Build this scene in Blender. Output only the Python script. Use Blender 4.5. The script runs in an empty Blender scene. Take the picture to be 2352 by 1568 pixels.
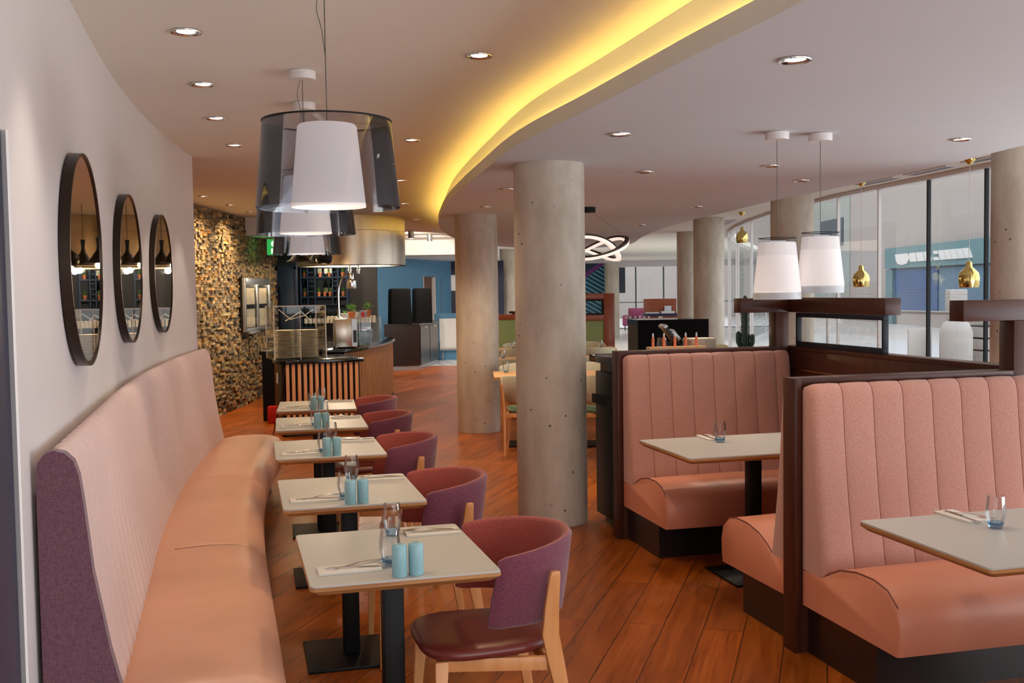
import bpy, bmesh, math, random
from math import sin, cos, pi, radians as R
from mathutils import Vector, Matrix
random.seed(7)
SC = bpy.context.scene
COL = SC.collection

# ------------------------------------------------------------------ mesh helper
class G:
    """collects geometry; obj() links it as ONE mesh object"""
    def __init__(s): s.v = []; s.f = []
    def add(s, vs, fs, M=None):
        b = len(s.v)
        for p in vs:
            p = Vector(p)
            s.v.append(tuple(M @ p if M else p))
        s.f += [tuple(b + i for i in f) for f in fs]
        return s
    def box(s, x0, y0, z0, x1, y1, z1, M=None):
        vs = [(x0,y0,z0),(x1,y0,z0),(x1,y1,z0),(x0,y1,z0),(x0,y0,z1),(x1,y0,z1),(x1,y1,z1),(x0,y1,z1)]
        return s.add(vs, [(3,2,1,0),(4,5,6,7),(0,1,5,4),(1,2,6,5),(2,3,7,6),(3,0,4,7)], M)
    def cbox(s, cx, cy, cz, sx, sy, sz, rz=0, M=None):
        T = Matrix.Translation((cx,cy,cz)) @ Matrix.Rotation(rz,4,'Z')
        if M: T = M @ T
        return s.box(-sx/2,-sy/2,-sz/2,sx/2,sy/2,sz/2,T)
    def prism(s, poly, z0, z1, M=None):
        n = len(poly)
        a = sum(poly[i][0]*poly[(i+1)%n][1]-poly[(i+1)%n][0]*poly[i][1] for i in range(n))
        if a < 0: poly = poly[::-1]
        vs = [(x,y,z0) for x,y in poly] + [(x,y,z1) for x,y in poly]
        fs = [tuple(range(n-1,-1,-1)), tuple(range(n,2*n))] + [(i,(i+1)%n,n+(i+1)%n,n+i) for i in range(n)]
        return s.add(vs, fs, M)
    def lathe(s, prof, n=32, M=None, cap=True):
        """prof: (r,z) list; r=0 ends close the shape"""
        vs=[]; fs=[]
        for r,z in prof:
            for k in range(n):
                a=2*pi*k/n; vs.append((r*cos(a),r*sin(a),z))
        m=len(prof)
        for i in range(m-1):
            for k in range(n):
                k2=(k+1)%n
                fs.append((i*n+k,i*n+k2,(i+1)*n+k2,(i+1)*n+k))
        if cap:
            fs.append(tuple(range(n-1,-1,-1))); fs.append(tuple((m-1)*n+k for k in range(n)))
        return s.add(vs,fs,M)
    def loft(s, loops, cap=True, closed=False, M=None):
        n=len(loops[0]); vs=[p for l in loops for p in l]; fs=[]
        m=len(loops)
        for i in range(m if closed else m-1):
            a=i*n; b=((i+1)%m)*n
            for k in range(n):
                k2=(k+1)%n
                fs.append((a+k,a+k2,b+k2,b+k))
        if cap and not closed:
            fs.append(tuple(range(n-1,-1,-1))); fs.append(tuple((m-1)*n+k for k in range(n)))
        return s.add(vs,fs,M)
    def tube(s, pts, r, n=8, closed=False, M=None):
        pts=[Vector(p) for p in pts]; loops=[]
        m=len(pts); ref=None
        for i,p in enumerate(pts):
            if closed: d=pts[(i+1)%m]-pts[i-1]
            else: d=pts[min(i+1,m-1)]-pts[max(i-1,0)]
            d.normalize()
            if ref is None:
                ref = Vector((0,0,1)) if abs(d.z)<.9 else Vector((1,0,0))
            a=d.cross(ref).normalized(); b=a.cross(d).normalized(); ref=b
            rr=r[i] if isinstance(r,(list,tuple)) else r
            loops.append([p+a*rr*cos(2*pi*k/n)+b*rr*sin(2*pi*k/n) for k in range(n)])
        return s.loft(loops, not closed, closed, M)
    def bar(s, a, b, w, h, up=(0,0,1), M=None, w2=None, h2=None):
        a=Vector(a);b=Vector(b); d=(b-a).normalized(); u=Vector(up)
        x=d.cross(u).normalized(); y=x.cross(d).normalized()
        w2=w if w2 is None else w2; h2=h if h2 is None else h2
        L=lambda p,w,h:[p-x*w/2-y*h/2,p+x*w/2-y*h/2,p+x*w/2+y*h/2,p-x*w/2+y*h/2]
        return s.loft([L(a,w,h),L(b,w2,h2)],M=M)
    def sphere(s, c, r, n=12, m=8, sc=(1,1,1), M=None):
        prof=[(max(1e-4,r*sin(pi*i/m)),-r*cos(pi*i/m)) for i in range(m+1)]
        T=Matrix.Translation(c)@Matrix.Diagonal((sc[0],sc[1],sc[2],1))
        return s.lathe(prof,n,(M@T if M else T))
    def obj(s, name, mat, parent=None, bevel=0, seg=2, smooth=38, loc=None, rz=None):
        me=bpy.data.meshes.new(name)
        bm=bmesh.new()
        vs=[bm.verts.new(p) for p in s.v]
        for f in s.f:
            try: bm.faces.new([vs[i] for i in f])
            except ValueError: pass
        bmesh.ops.recalc_face_normals(bm,faces=bm.faces)
        if bevel:
            es=[e for e in bm.edges if len(e.link_faces)==2 and e.calc_face_angle(0)>R(30)]
            bmesh.ops.bevel(bm,geom=es,offset=bevel,offset_type='OFFSET',segments=seg,affect='EDGES',profile=.5,clamp_overlap=True)
        bm.to_mesh(me); bm.free()
        if smooth:
            me.polygons.foreach_set('use_smooth',[True]*len(me.polygons))
            me.set_sharp_from_angle(angle=R(smooth))
        o=bpy.data.objects.new(name,me)
        if mat: me.materials.append(mat)
        COL.objects.link(o)
        if parent: o.parent=parent
        if loc: o.location=loc
        if rz is not None: o.rotation_euler=(0,0,rz)
        return o

def tag(o,label=None,cat=None,group=None,kind=None):
    if label: o['label']=label
    if cat: o['category']=cat
    if group: o['group']=group
    if kind: o['kind']=kind
    return o
def thing(name,label,cat,loc=(0,0,0),rz=0,group=None,kind=None):
    o=bpy.data.objects.new(name,None); COL.objects.link(o)
    o.empty_display_size=.1; o.location=loc; o.rotation_euler=(0,0,rz)
    return tag(o,label,cat,group,kind)
KIDS={}
def kids(o): return [c for c in bpy.data.objects if c.parent==o]
def dup(root,loc=None,rz=None,label=None,group=None,scale=None):
    """copy of a thing, its parts and their sub-parts"""
    if root.name not in KIDS: KIDS[root.name]=[(c,kids(c)) for c in kids(root)]
    r=root.copy(); COL.objects.link(r)
    if loc is not None: r.location=loc
    if rz is not None: r.rotation_euler=(0,0,rz)
    if scale: r.scale=(scale,)*3
    if label: r['label']=label
    if group: r['group']=group
    for ch,gs in KIDS[root.name]:
        c=ch.copy(); COL.objects.link(c); c.parent=r
        for g in gs:
            d=g.copy(); COL.objects.link(d); d.parent=c
    return r
def spline(pts,n=8,closed=False):
    """Catmull-Rom through 2-D or 3-D points"""
    P=[Vector(p) for p in pts]; out=[]; m=len(P)
    for i in range(m if closed else m-1):
        g=(lambda k:P[k%m]) if closed else (lambda k:P[max(0,min(m-1,k))])
        a,b,c,d=g(i-1),g(i),g(i+1),g(i+2)
        for k in range(n):
            t=k/n
            out.append(.5*((2*b)+(c-a)*t+(2*a-5*b+4*c-d)*t*t+(3*b-a-3*c+d)*t**3))
    if not closed: out.append(P[-1])
    return out

# ------------------------------------------------------------------ materials
def srgb(r,g,b):
    f=lambda c:(c/12.92 if c<=.04045 else ((c+.055)/1.055)**2.4)
    return (f(r/255),f(g/255),f(b/255),1)
class M_:
    def __init__(s,name):
        s.m=bpy.data.materials.new(name); s.m.use_nodes=True
        s.nt=s.m.node_tree; s.n=s.nt.nodes; s.l=s.nt.links
        s.b=s.n['Principled BSDF']; s.out=s.n['Material Output']
    def node(s,t,**k):
        n=s.n.new(t)
        for a,v in k.items(): setattr(n,a,v)
        return n
    def set(s,**k):
        for a,v in k.items():
            s.b.inputs[a.replace('_',' ')].default_value=v
        return s
    def coord(s,scale=(1,1,1),rot=(0,0,0),kind='Object'):
        t=s.node('ShaderNodeTexCoord'); mp=s.node('ShaderNodeMapping')
        mp.inputs['Scale'].default_value=scale; mp.inputs['Rotation'].default_value=rot
        s.l.new(t.outputs[kind],mp.inputs['Vector']); return mp.outputs['Vector']
    def noise(s,vec,scale,detail=4,rough=.55):
        n=s.node('ShaderNodeTexNoise'); n.inputs['Scale'].default_value=scale
        n.inputs['Detail'].default_value=detail; n.inputs['Roughness'].default_value=rough
        s.l.new(vec,n.inputs['Vector']); return n.outputs['Fac']
    def ramp(s,fac,stops):
        r=s.node('ShaderNodeValToRGB'); e=r.color_ramp.elements
        while len(e)<len(stops): e.new(.5)
        for i,(p,c) in enumerate(stops): e[i].position=p; e[i].color=c
        s.l.new(fac,r.inputs['Fac']); return r.outputs['Color']
    def mix(s,fac,a,b,mode='MIX'):
        n=s.node('ShaderNodeMix',data_type='RGBA',blend_type=mode)
        for sock,v in ((n.inputs['Factor'],fac),(n.inputs['A'],a),(n.inputs['B'],b)):
            pass
        ins=[n.inputs[0],n.inputs[6],n.inputs[7]]
        for sock,v in zip(ins,(fac,a,b)):
            if hasattr(v,'is_output'): s.l.new(v,sock)
            else: sock.default_value=v
        return n.outputs[2]
    def bump(s,h,strength=.3,dist=.01):
        b=s.node('ShaderNodeBump'); b.inputs['Strength'].default_value=strength; b.inputs['Distance'].default_value=dist
        s.l.new(h,b.inputs['Height']); s.l.new(b.outputs['Normal'],s.b.inputs['Normal'])
    def color(s,c): s.l.new(c,s.b.inputs['Base Color'])
def plain(name,c,rough=.5,metal=0,var=.06,scale=30,**k):
    m=M_(name); m.set(Roughness=rough,Metallic=metal,**k)
    v=m.coord(); f=m.noise(v,scale)
    d=tuple(x*(1-var) for x in c[:3])+(1,); e=tuple(min(1,x*(1+var)) for x in c[:3])+(1,)
    m.color(m.ramp(f,[(.3,d),(.7,e)])); return m.m
def fabric(name,c1,c2,scale=260,bump=.25,rough=.9):
    scale*=2.6
    m=M_(name); m.set(Roughness=rough,Sheen_Weight=.25,Sheen_Roughness=.5)
    v=m.coord((1,1,.22)); v2=m.coord((.25,.25,1))
    f=m.noise(v,scale,2); g=m.noise(v2,scale,2)
    a=m.node('ShaderNodeMath',operation='ADD'); m.l.new(f,a.inputs[0]); m.l.new(g,a.inputs[1])
    h=m.node('ShaderNodeMath',operation='MULTIPLY'); m.l.new(a.outputs[0],h.inputs[0]); h.inputs[1].default_value=.5
    m.color(m.ramp(h.outputs[0],[(.36,c1),(.62,c2)])); m.bump(h.outputs[0],bump,.003); return m.m
def leather(name,c,rough=.42):
    m=M_(name); m.set(Roughness=rough)
    v=m.coord(); f=m.noise(v,3,3); g=m.noise(v,420,2)
    m.color(m.ramp(f,[(.3,tuple(x*.94 for x in c[:3])+(1,)),(.7,tuple(min(1,x*1.05) for x in c[:3])+(1,))]))
    m.bump(g,.08,.002); return m.m
def wood(name,c1,c2,scale=6,stretch=(1,1,.08),rough=.4,coat=0):
    m=M_(name); m.set(Roughness=rough,Coat_Weight=coat,Coat_Roughness=.15,Specular_IOR_Level=.5 if coat>.1 or coat==0 else .28)
    v=m.coord(stretch); f=m.noise(v,scale*4,6,.65)
    m.color(m.ramp(f,[(.3,c1),(.7,c2)])); m.bump(f,.06,.004); return m.m
def emit(name,c,st):
    m=M_(name); m.set(Emission_Strength=st); m.b.inputs['Emission Color'].default_value=c; m.b.inputs['Base Color'].default_value=c; return m.m
def clear(name,tint=(1,1,1,1),gloss=1.0,ior=1.45,rough=.02):
    """thin clear sheet: what is behind shows through, the surface reflects"""
    m=M_(name); m.n.remove(m.b)
    t=m.node('ShaderNodeBsdfTransparent'); t.inputs['Color'].default_value=tint
    g=m.node('ShaderNodeBsdfGlossy'); g.inputs['Roughness'].default_value=rough
    fr=m.node('ShaderNodeFresnel'); fr.inputs['IOR'].default_value=ior
    k=m.node('ShaderNodeMath',operation='MULTIPLY'); k.inputs[1].default_value=gloss; m.l.new(fr.outputs[0],k.inputs[0])
    x=m.node('ShaderNodeMixShader'); m.l.new(k.outputs[0],x.inputs[0]); m.l.new(t.outputs[0],x.inputs[1]); m.l.new(g.outputs[0],x.inputs[2])
    m.l.new(x.outputs[0],m.out.inputs['Surface']); return m.m

MT={}
MT['white_wall']=plain('white_wall',srgb(214,208,208),.85,var=.015,scale=4)
MT['ceiling']=plain('ceiling_paint',srgb(236,232,222),.9,var=.012,scale=2)
MT['fascia']=plain('fascia_paint',srgb(208,213,217),.85,var=.012,scale=2)
MT['blue_wall']=plain('blue_wall',srgb(84,132,164),.75,var=.04,scale=3)
MT['navy']=plain('navy_paint',srgb(30,36,66),.5,var=.05,scale=6)
MT['dark_blue']=plain('dark_blue_paint',srgb(32,48,66),.4,var=.05,scale=6)
MT['ink']=plain('ink_blue_frame',srgb(14,20,30),.5,var=.05,scale=6,Specular_IOR_Level=.3)
MT['black_wall']=plain('black_wall',srgb(30,27,26),.6,var=.08,scale=8)
MT['black_metal']=plain('black_metal',srgb(12,11,11),.5,0,var=.08,scale=60)
for k_ in ('black_metal',): MT[k_].node_tree.nodes['Principled BSDF'].inputs['Specular IOR Level'].default_value=.22
MT['black_cloth']=plain('black_cloth',srgb(10,10,11),.95,var=.1,Specular_IOR_Level=.1)
MT['black_top']=plain('black_worktop',srgb(16,18,20),.12,var=.1,scale=90)
MT['black_plastic']=plain('black_plastic',srgb(13,13,14),.35,var=.05)
MT['laminate']=plain('white_laminate',srgb(190,187,180),.38,var=.012,scale=5)
MT['ply']=wood('ply_edge',srgb(150,98,54),srgb(196,140,84),8,(.1,.1,3),.5)
MT['pink_cloth']=fabric('pink_cloth',srgb(162,108,92),srgb(200,148,132))
MT['pale_pink_cloth']=fabric('pale_pink_cloth',srgb(198,168,162),srgb(216,186,180),150,.15)
MT['pink_leather']=leather('pink_leather',srgb(208,134,104))
MT['peach_leather']=leather('peach_leather',srgb(214,160,132))
MT['plum_velvet']=fabric('plum_velvet',srgb(86,54,68),srgb(116,78,92),120,.1)
MT['stitch_pink']=leather('stitch_pink',srgb(132,74,62),.8)
MT['stitch_pale']=leather('stitch_pale',srgb(160,124,120),.8)
MT['piping']=leather('dark_piping',srgb(120,62,50),.6)
MT['mauve_cloth']=fabric('mauve_cloth',srgb(82,36,52),srgb(126,60,80),200,.2)
MT['rose_cloth']=fabric('rose_cloth',srgb(136,54,48),srgb(176,84,74),200,.2)
MT['wine_leather']=leather('wine_leather',srgb(112,46,40),.33)
MT['beech']=wood('beech',srgb(206,138,78),srgb(226,164,106),5,(1,1,.07),.4)
MT['oak']=wood('light_oak',srgb(214,160,104),srgb(236,192,140),5,(.08,1,1),.4)
MT['slat']=wood('slat_wood',srgb(204,134,80),srgb(232,168,112),7,(1,1,.05),.45)
MT['walnut']=wood('dark_walnut',srgb(50,22,12),srgb(80,36,18),5,(1,1,.06),.4,.08)
MT['walnut_h']=wood('dark_walnut_horizontal',srgb(50,22,12),srgb(82,37,18),5,(.06,1,1),.4,.08)
MT['red_wood']=wood('red_brown_wood',srgb(126,58,28),srgb(168,84,44),5,(.06,1,1),.35,.2)
MT['espresso']=wood('espresso_wood',srgb(20,10,9),srgb(32,17,14),5,(1,1,.06),.35,.2)
MT['steel']=plain('brushed_steel',srgb(200,188,172),.28,1,var=.05,scale=20)
MT['chrome']=plain('chrome',srgb(214,212,210),.12,1,var=.02)
MT['brass']=plain('polished_brass',srgb(224,202,128),.08,1,var=.03)
MT['bronze']=plain('bronze_frame',srgb(58,48,40),.35,.8,var=.06)
MT['silver_frame']=plain('silver_frame',srgb(176,178,182),.3,.8,var=.03)
MT['mirror']=plain('mirror_glass',srgb(226,224,218),.01,1,var=.0)
MT['turquoise']=plain('turquoise_glaze',srgb(138,182,190),.35,var=.07,scale=240)
MT['napkin']=plain('paper_napkin',srgb(222,214,202),.85,var=.02)
MT['ceramic']=plain('beige_ceramic',srgb(224,210,182),.35,var=.04)
MT['white_gloss']=plain('white_gloss',srgb(226,224,222),.3,var=.01)
MT['terracotta']=plain('terracotta',srgb(190,110,66),.8,var=.1)
MT['leaf']=plain('basil_leaf',srgb(104,164,64),.5,var=.3,scale=60)
MT['dark_leaf']=plain('cactus_skin',srgb(30,54,40),.5,var=.3,scale=50)
MT['red_paint']=plain('red_paint',srgb(188,26,22),.4,var=.04)
MT['orange_gel']=plain('orange_gel',srgb(240,120,66),.3,var=.04)
MT['paper']=plain('cream_paper',srgb(226,212,184),.8,var=.06,scale=9)
MT['menu_stack']=plain('menu_card',srgb(206,192,172),.7,var=.05,scale=80)
MT['sage_cloth']=fabric('sage_cloth',srgb(160,158,134),srgb(194,190,166),160,.15)
MT['sage_leather']=leather('sage_leather',srgb(92,122,92),.4)
MT['cream_cloth']=fabric('cream_cloth',srgb(206,194,160),srgb(226,216,186),160,.1)
MT['sage_panel']=leather('sage_panel',srgb(148,164,104),.7)
MT['purple_cloth']=fabric('purple_cloth',srgb(96,36,74),srgb(150,70,112),90,.1)
MT['cable']=plain('grey_cable',srgb(96,88,80),.5)
MT['bottle']=plain('dark_green_bottle',srgb(24,32,22),.12,var=.1)
MT['label']=plain('bottle_label',srgb(216,208,192),.7)
MT['soil']=plain('potting_soil',srgb(44,32,24),.9,var=.3)
MT['kraft']=plain('brown_jar',srgb(96,58,34),.4)
MT['teal_glass']=plain('teal_jar',srgb(26,96,104),.15)
MT['lamp_white']=emit('opal_shade',srgb(255,243,236),.12); 
MT['lens']=emit('lit_lens',srgb(255,236,214),5.0)
MT['led']=emit('led_strip',(1,.62,.13,1),16.0)
MT['led_white']=emit('led_diffuser',srgb(255,232,220),.75)
MT['exit_green']=emit('exit_green',srgb(60,220,110),.4)
MT['exit_white']=emit('exit_white',srgb(220,255,230),.9)
MT['warm_glow']=emit('warm_glow',srgb(255,206,120),1.3)
MT['case_lamp']=emit('case_lamp',srgb(255,226,180),90)
MT['pane']=clear('window_pane',(.98,.99,.99,1),.22)
MT['acrylic']=clear('clear_acrylic',(.985,.99,.99,1),.4)
MT['smoke']=clear('smoky_shade',(.80,.81,.84,1),.9)
MT['tumbler']=clear('tumbler_glass',(.975,.98,.985,1),.55)
MT['tumbler_base']=clear('tumbler_blue_base',(.68,.82,.94,1),.4)
MT['fizz']=clear('smoky_clear_rim',(.94,.95,.96,1),.12)
# opal shades glow softly themselves
def opal(name,c,st):
    m=M_(name); m.set(Roughness=.6); m.b.inputs['Base Color'].default_value=srgb(232,226,222)
    m.b.inputs['Emission Color'].default_value=c; m.b.inputs['Emission Strength'].default_value=st; return m.m
MT['opal']=opal('opal_lamp_shade',srgb(255,236,228),.34)
MT['white_metal']=plain('white_metal',srgb(224,220,218),.4,var=.01)

# concrete
def concrete(name,c1,c2):
    m=M_(name); m.set(Roughness=.75)
    v=m.coord((1,1,.6)); f=m.noise(v,3.2,8,.68); v2=m.coord((1,1,.15)); g=m.noise(v2,9,4)
    col=m.ramp(f,[(.28,c1),(.72,c2)])
    col=m.mix(m.ramp(g,[(.35,(0,0,0,1)),(.7,(.35,.35,.35,1))]),col,tuple(x*1.18 for x in c2[:3])+(1,))
    vo=m.node('ShaderNodeTexVoronoi'); vo.inputs['Scale'].default_value=11; m.l.new(m.coord((1,1,1)),vo.inputs['Vector'])
    pit=m.ramp(vo.outputs['Distance'],[(.06,(1,1,1,1)),(.11,(0,0,0,1))])
    gate=m.ramp(m.noise(m.coord(),6,2),[(.46,(0,0,0,1)),(.54,(1,1,1,1))])
    pm=m.mix(1.0,pit,gate,'MULTIPLY')
    col=m.mix(pm,col,srgb(70,60,50)); m.color(col); m.bump(f,.15,.01); return m.m
MT['concrete']=concrete('cast_concrete',srgb(160,146,128),srgb(208,198,184))
# floor planks
def floor_mat():
    m=M_('oak_plank_floor'); m.set(Specular_IOR_Level=.42)
    t=m.node('ShaderNodeTexCoord'); mp=m.node('ShaderNodeMapping'); mp.inputs['Rotation'].default_value=(0,0,-R(73.2))
    m.l.new(t.outputs['Object'],mp.inputs['Vector']); v=mp.outputs['Vector']
    br=m.node('ShaderNodeTexBrick'); br.offset=.37; br.inputs['Scale'].default_value=1
    br.inputs['Brick Width'].default_value=1.9; br.inputs['Row Height'].default_value=.19
    br.inputs['Mortar Size'].default_value=.0022; br.inputs['Mortar Smooth'].default_value=.2; br.inputs['Bias'].default_value=0
    br.inputs['Color1'].default_value=(.0,.0,.0,1); br.inputs['Color2'].default_value=(1,1,1,1); br.inputs['Mortar'].default_value=(.5,.5,.5,1)
    m.l.new(v,br.inputs['Vector'])
    # offset grain per plank
    sv=m.node('ShaderNodeVectorMath',operation='SCALE'); sv.inputs['Scale'].default_value=7.0
    m.l.new(br.outputs['Color'],sv.inputs[0])
    ad=m.node('ShaderNodeVectorMath',operation='ADD'); m.l.new(v,ad.inputs[0]); m.l.new(sv.outputs[0],ad.inputs[1])
    st=m.node('ShaderNodeVectorMath',operation='MULTIPLY'); st.inputs[1].default_value=(.35,3.2,1); m.l.new(ad.outputs[0],st.inputs[0])
    big=m.noise(st.outputs[0],2.2,3,.5)
    wv=m.node('ShaderNodeMath',operation='MULTIPLY'); wv.inputs[1].default_value=26; m.l.new(big,wv.inputs[0])
    sn=m.node('ShaderNodeMath',operation='SINE'); m.l.new(wv.outputs[0],sn.inputs[0])
    st2=m.node('ShaderNodeVectorMath',operation='MULTIPLY'); st2.inputs[1].default_value=(1.2,26,1); m.l.new(ad.outputs[0],st2.inputs[0])
    fine=m.noise(st2.outputs[0],3,4,.5)
    a=m.node('ShaderNodeMath',operation='MULTIPLY_ADD'); m.l.new(sn.outputs[0],a.inputs[0]); a.inputs[1].default_value=.075
    fs=m.node('ShaderNodeMath',operation='MULTIPLY_ADD'); fs.inputs[1].default_value=.5; fs.inputs[2].default_value=.26; m.l.new(fine,fs.inputs[0]); m.l.new(fs.outputs[0],a.inputs[2])
    col=m.ramp(a.outputs[0],[(.30,srgb(116,56,9)),(.52,srgb(146,72,13)),(.74,srgb(170,94,26))])
    pt=m.ramp(br.outputs['Color'],[(0,(.68,.68,.68,1)),(1,(1.2,1.15,1.1,1))])
    col=m.mix(.8,col,pt,'MULTIPLY')
    blot=m.ramp(m.noise(v,1.1,3),[(.35,(.75,.7,.66,1)),(.65,(1.12,1.08,1.0,1))])
    col=m.mix(.6,col,blot,'MULTIPLY')
    col=m.mix(br.outputs['Fac'],col,srgb(28,14,7)); m.color(col)
    r=m.ramp(a.outputs[0],[(.35,(.27,.27,.27,1)),(.7,(.33,.33,.33,1))]); m.l.new(r,m.b.inputs['Roughness'])
    h=m.node('ShaderNodeMath',operation='SUBTRACT'); h.inputs[0].default_value=1; m.l.new(br.outputs['Fac'],h.inputs[1])
    m.bump(h.outputs[0],.25,.002); return m.m
MT['floor']=floor_mat()
def tile_mat():
    m=M_('white_tile_floor'); m.set(Roughness=.25)
    v=m.coord((1,1,1),(0,0,R(30))); br=m.node('ShaderNodeTexChecker'); br.inputs['Scale'].default_value=5
    br.inputs['Color1'].default_value=srgb(196,198,204); br.inputs['Color2'].default_value=srgb(226,226,228); m.l.new(v,br.inputs['Vector']); m.color(br.outputs['Color']); return m.m
MT['tile']=tile_mat()
def stone_mat():
    m=M_('split_stone'); m.set(Roughness=.8)
    g=m.node('ShaderNodeNewGeometry')
    c=m.ramp(g.outputs['Random Per Island'],[(0,srgb(74,70,66)),(.12,srgb(108,100,90)),(.32,srgb(156,136,98)),(.5,srgb(184,160,112)),(.64,srgb(132,120,98)),(.8,srgb(186,138,72)),(.92,srgb(206,186,142)),(1,srgb(92,80,64))])
    f=m.noise(m.coord(),26,5,.7); col=m.mix(.75,c,m.ramp(f,[(.3,(.55,.52,.5,1)),(.7,(1.15,1.1,1.05,1))]),'MULTIPLY')
    m.color(col); m.bump(f,.5,.01); return m.m
MT['stone']=stone_mat()
def mural_mat():
    m=M_('striped_mural'); m.set(Roughness=.6); v=m.coord()
    def dot(d,k):
        n=m.node('ShaderNodeVectorMath',operation='DOT_PRODUCT'); n.inputs[1].default_value=d; m.l.new(v,n.inputs[0])
        q=m.node('ShaderNodeMath',operation='MULTIPLY'); q.inputs[1].default_value=k; m.l.new(n.outputs['Value'],q.inputs[0]); return q.outputs[0]
    sn=m.node('ShaderNodeMath',operation='SINE'); m.l.new(dot((.5,0,.86),2*pi/.13),sn.inputs[0])
    c=m.ramp(sn.outputs[0],[(.35,srgb(10,54,84)),(.5,srgb(96,172,196))])
    t=dot((-.7,0,1),1); c=m.mix(m.ramp(t,[(.222,(0,0,0,1)),(.224,(1,1,1,1))]),c,srgb(112,44,122)); c=m.mix(m.ramp(t,[(.40,(0,0,0,1)),(.402,(1,1,1,1))]),c,srgb(16,44,70))
    m.color(c); return m.m
MT['mural']=mural_mat()
MT['facade']=plain('pale_render',srgb(168,158,154),.9,var=.02,scale=.3)
MT['facade_pier']=plain('pale_green_pier',srgb(158,162,158),.9,var=.02,scale=.3)
MT['hazy_white']=plain('outdoor_white',srgb(184,178,174),.6,var=.02,scale=2)
MT['pavement']=plain('pale_paving',srgb(188,182,180),.9,var=.03,scale=1)
MT['shop_glass']=plain('blue_shop_glass',srgb(44,88,138),.35,var=.12,scale=.5)
MT['shop_pale']=plain('pale_blue_shop_glass',srgb(98,128,150),.4,var=.08,scale=.4)
MT['sign_teal']=plain('teal_sign_band',srgb(102,134,140),.6,var=.04,scale=.5)
MT['grey_cladding']=plain('grey_cladding',srgb(72,84,92),.6)

# ------------------------------------------------------------------ camera, world
cam=bpy.data.cameras.new('camera'); camo=bpy.data.objects.new('camera',cam); COL.objects.link(camo)
cam.sensor_width=36; cam.lens=36.787; cam.clip_end=400
_p,_r=R(2.815),R(.82)
_rt=Vector((cos(_r),-sin(_r)*sin(_p),-sin(_r)*cos(_p))); _up=Vector((sin(_r),cos(_r)*sin(_p),cos(_r)*cos(_p))); _fw=Vector((0,cos(_p),-sin(_p)))
_m=Matrix((_rt,_up,-_fw)).transposed().to_4x4(); _m.translation=(0,0,1.636); camo.matrix_world=_m
SC.camera=camo
w=bpy.data.worlds.new('sky'); SC.world=w; w.use_nodes=True
w.node_tree.nodes['Background'].inputs['Color'].default_value=(.92,.96,1.0,1)
w.node_tree.nodes['Background'].inputs['Strength'].default_value=2.0
SC.view_settings.view_transform='Standard'; SC.view_settings.look='None'; SC.view_settings.gamma=1; SC.view_settings.use_curve_mapping=False
SC.view_settings.exposure=0.1
SC.cycles.max_bounces=8; SC.cycles.transparent_max_bounces=20; SC.cycles.diffuse_bounces=4; SC.cycles.caustics_reflective=False; SC.cycles.caustics_refractive=False
SC.cycles.sample_clamp_indirect=6

DAY_R,FILL_B=225,190
ZU,ZL=2.76,2.507       # upper ceiling, lower (dropped) ceiling
def wall_x(y):
    if y<4.6: return -1.818-.2749*(y-4.6)
    return .0203744*y*y-.46230489*y-.12236844
def wall_n(y):
    d=-.2749 if y<4.6 else 2*.0203744*y-.46230489
    l=math.hypot(1,d); return (1/l,-d/l), (d/l,1/l)       # normal into the room, tangent away from the camera
def wall_p(y,d,z):
    n,_=wall_n(y); return (wall_x(y)+n[0]*d, y+n[1]*d, z)
BA=R(14.5); BO=Vector((1.242,4.588,0))
BM=Matrix.Translation(BO)@Matrix.Rotation(BA,4,'Z')       # booth frame: x along the partitions, y away from the camera

# ------------------------------------------------------------------ floor and ceilings
WP=[(6.6,-2.4),(6.35,-.4),(6.1,1.6),(5.8,3.6),(5.45,5.5),(5.0,7.6),(4.67,8.95),(4.50,9.93),(4.36,10.95),(4.19,11.93),(4.06,13.0),(3.98,14.4),(3.95,15.9),(4.0,17.4),(4.12,19.0),(4.35,20.8),(4.9,23.6),(5.8,27),(7.2,31.5),(8.8,36.2),(11.4,42.7)]
g=G().prism([(-6.2,-2.5)]+[(x+.1,y) for x,y in WP if y<22]+[(4.8,22.9),(-6.2,22.9)],-.1,0); o=g.obj('floor',MT['floor'],smooth=0); tag(o,'dark stained oak plank floor of the dining room','floor',kind='structure')
g=G().box(-6.2,22.9,-.1,11.4,42.9,0); o=g.obj('floor',MT['tile'],smooth=0); tag(o,'pale checkered tile floor at the far end','floor',kind='structure')
g=G().prism([(-6.2,-2.5)]+[(x+.12,y) for x,y in WP]+[(11.5,43),(-6.2,43)],ZU,ZU+.12); o=g.obj('ceiling',MT['ceiling'],smooth=0); tag(o,'upper plaster ceiling over the banquette and along the windows','ceiling',kind='structure')
edge=[(1.75,-2.4),(1.62,-1),(1.45,.5),(1.2,1.9),(.907,3.241),(.68,4.05),(.395,5.109),(.05,6.35),(-.204,7.764),(-.449,9.265),(-.65,10.7),(-.825,12.375),(-.93,13.6),(-.985,15.24),(-.92,17.58),(-.6,19.7),(0,21.4),(.9,22.4),(1.7,22.4),(2.25,21.5),(2.36,20.2),(2.25,18.04),(2.231,15.49),(2.353,13.59),(2.521,12.2),(2.673,10.79),(2.85,9.855),(3.012,9.0),(3.167,7.9),(3.242,7.04),(3.35,5.5),(3.5,3),(3.6,-2.4)]
LEFT_N=19
sp=spline([Vector((x,y,0)) for x,y in edge],5)
isl=[(p.x,p.y) for p in sp]
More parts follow.
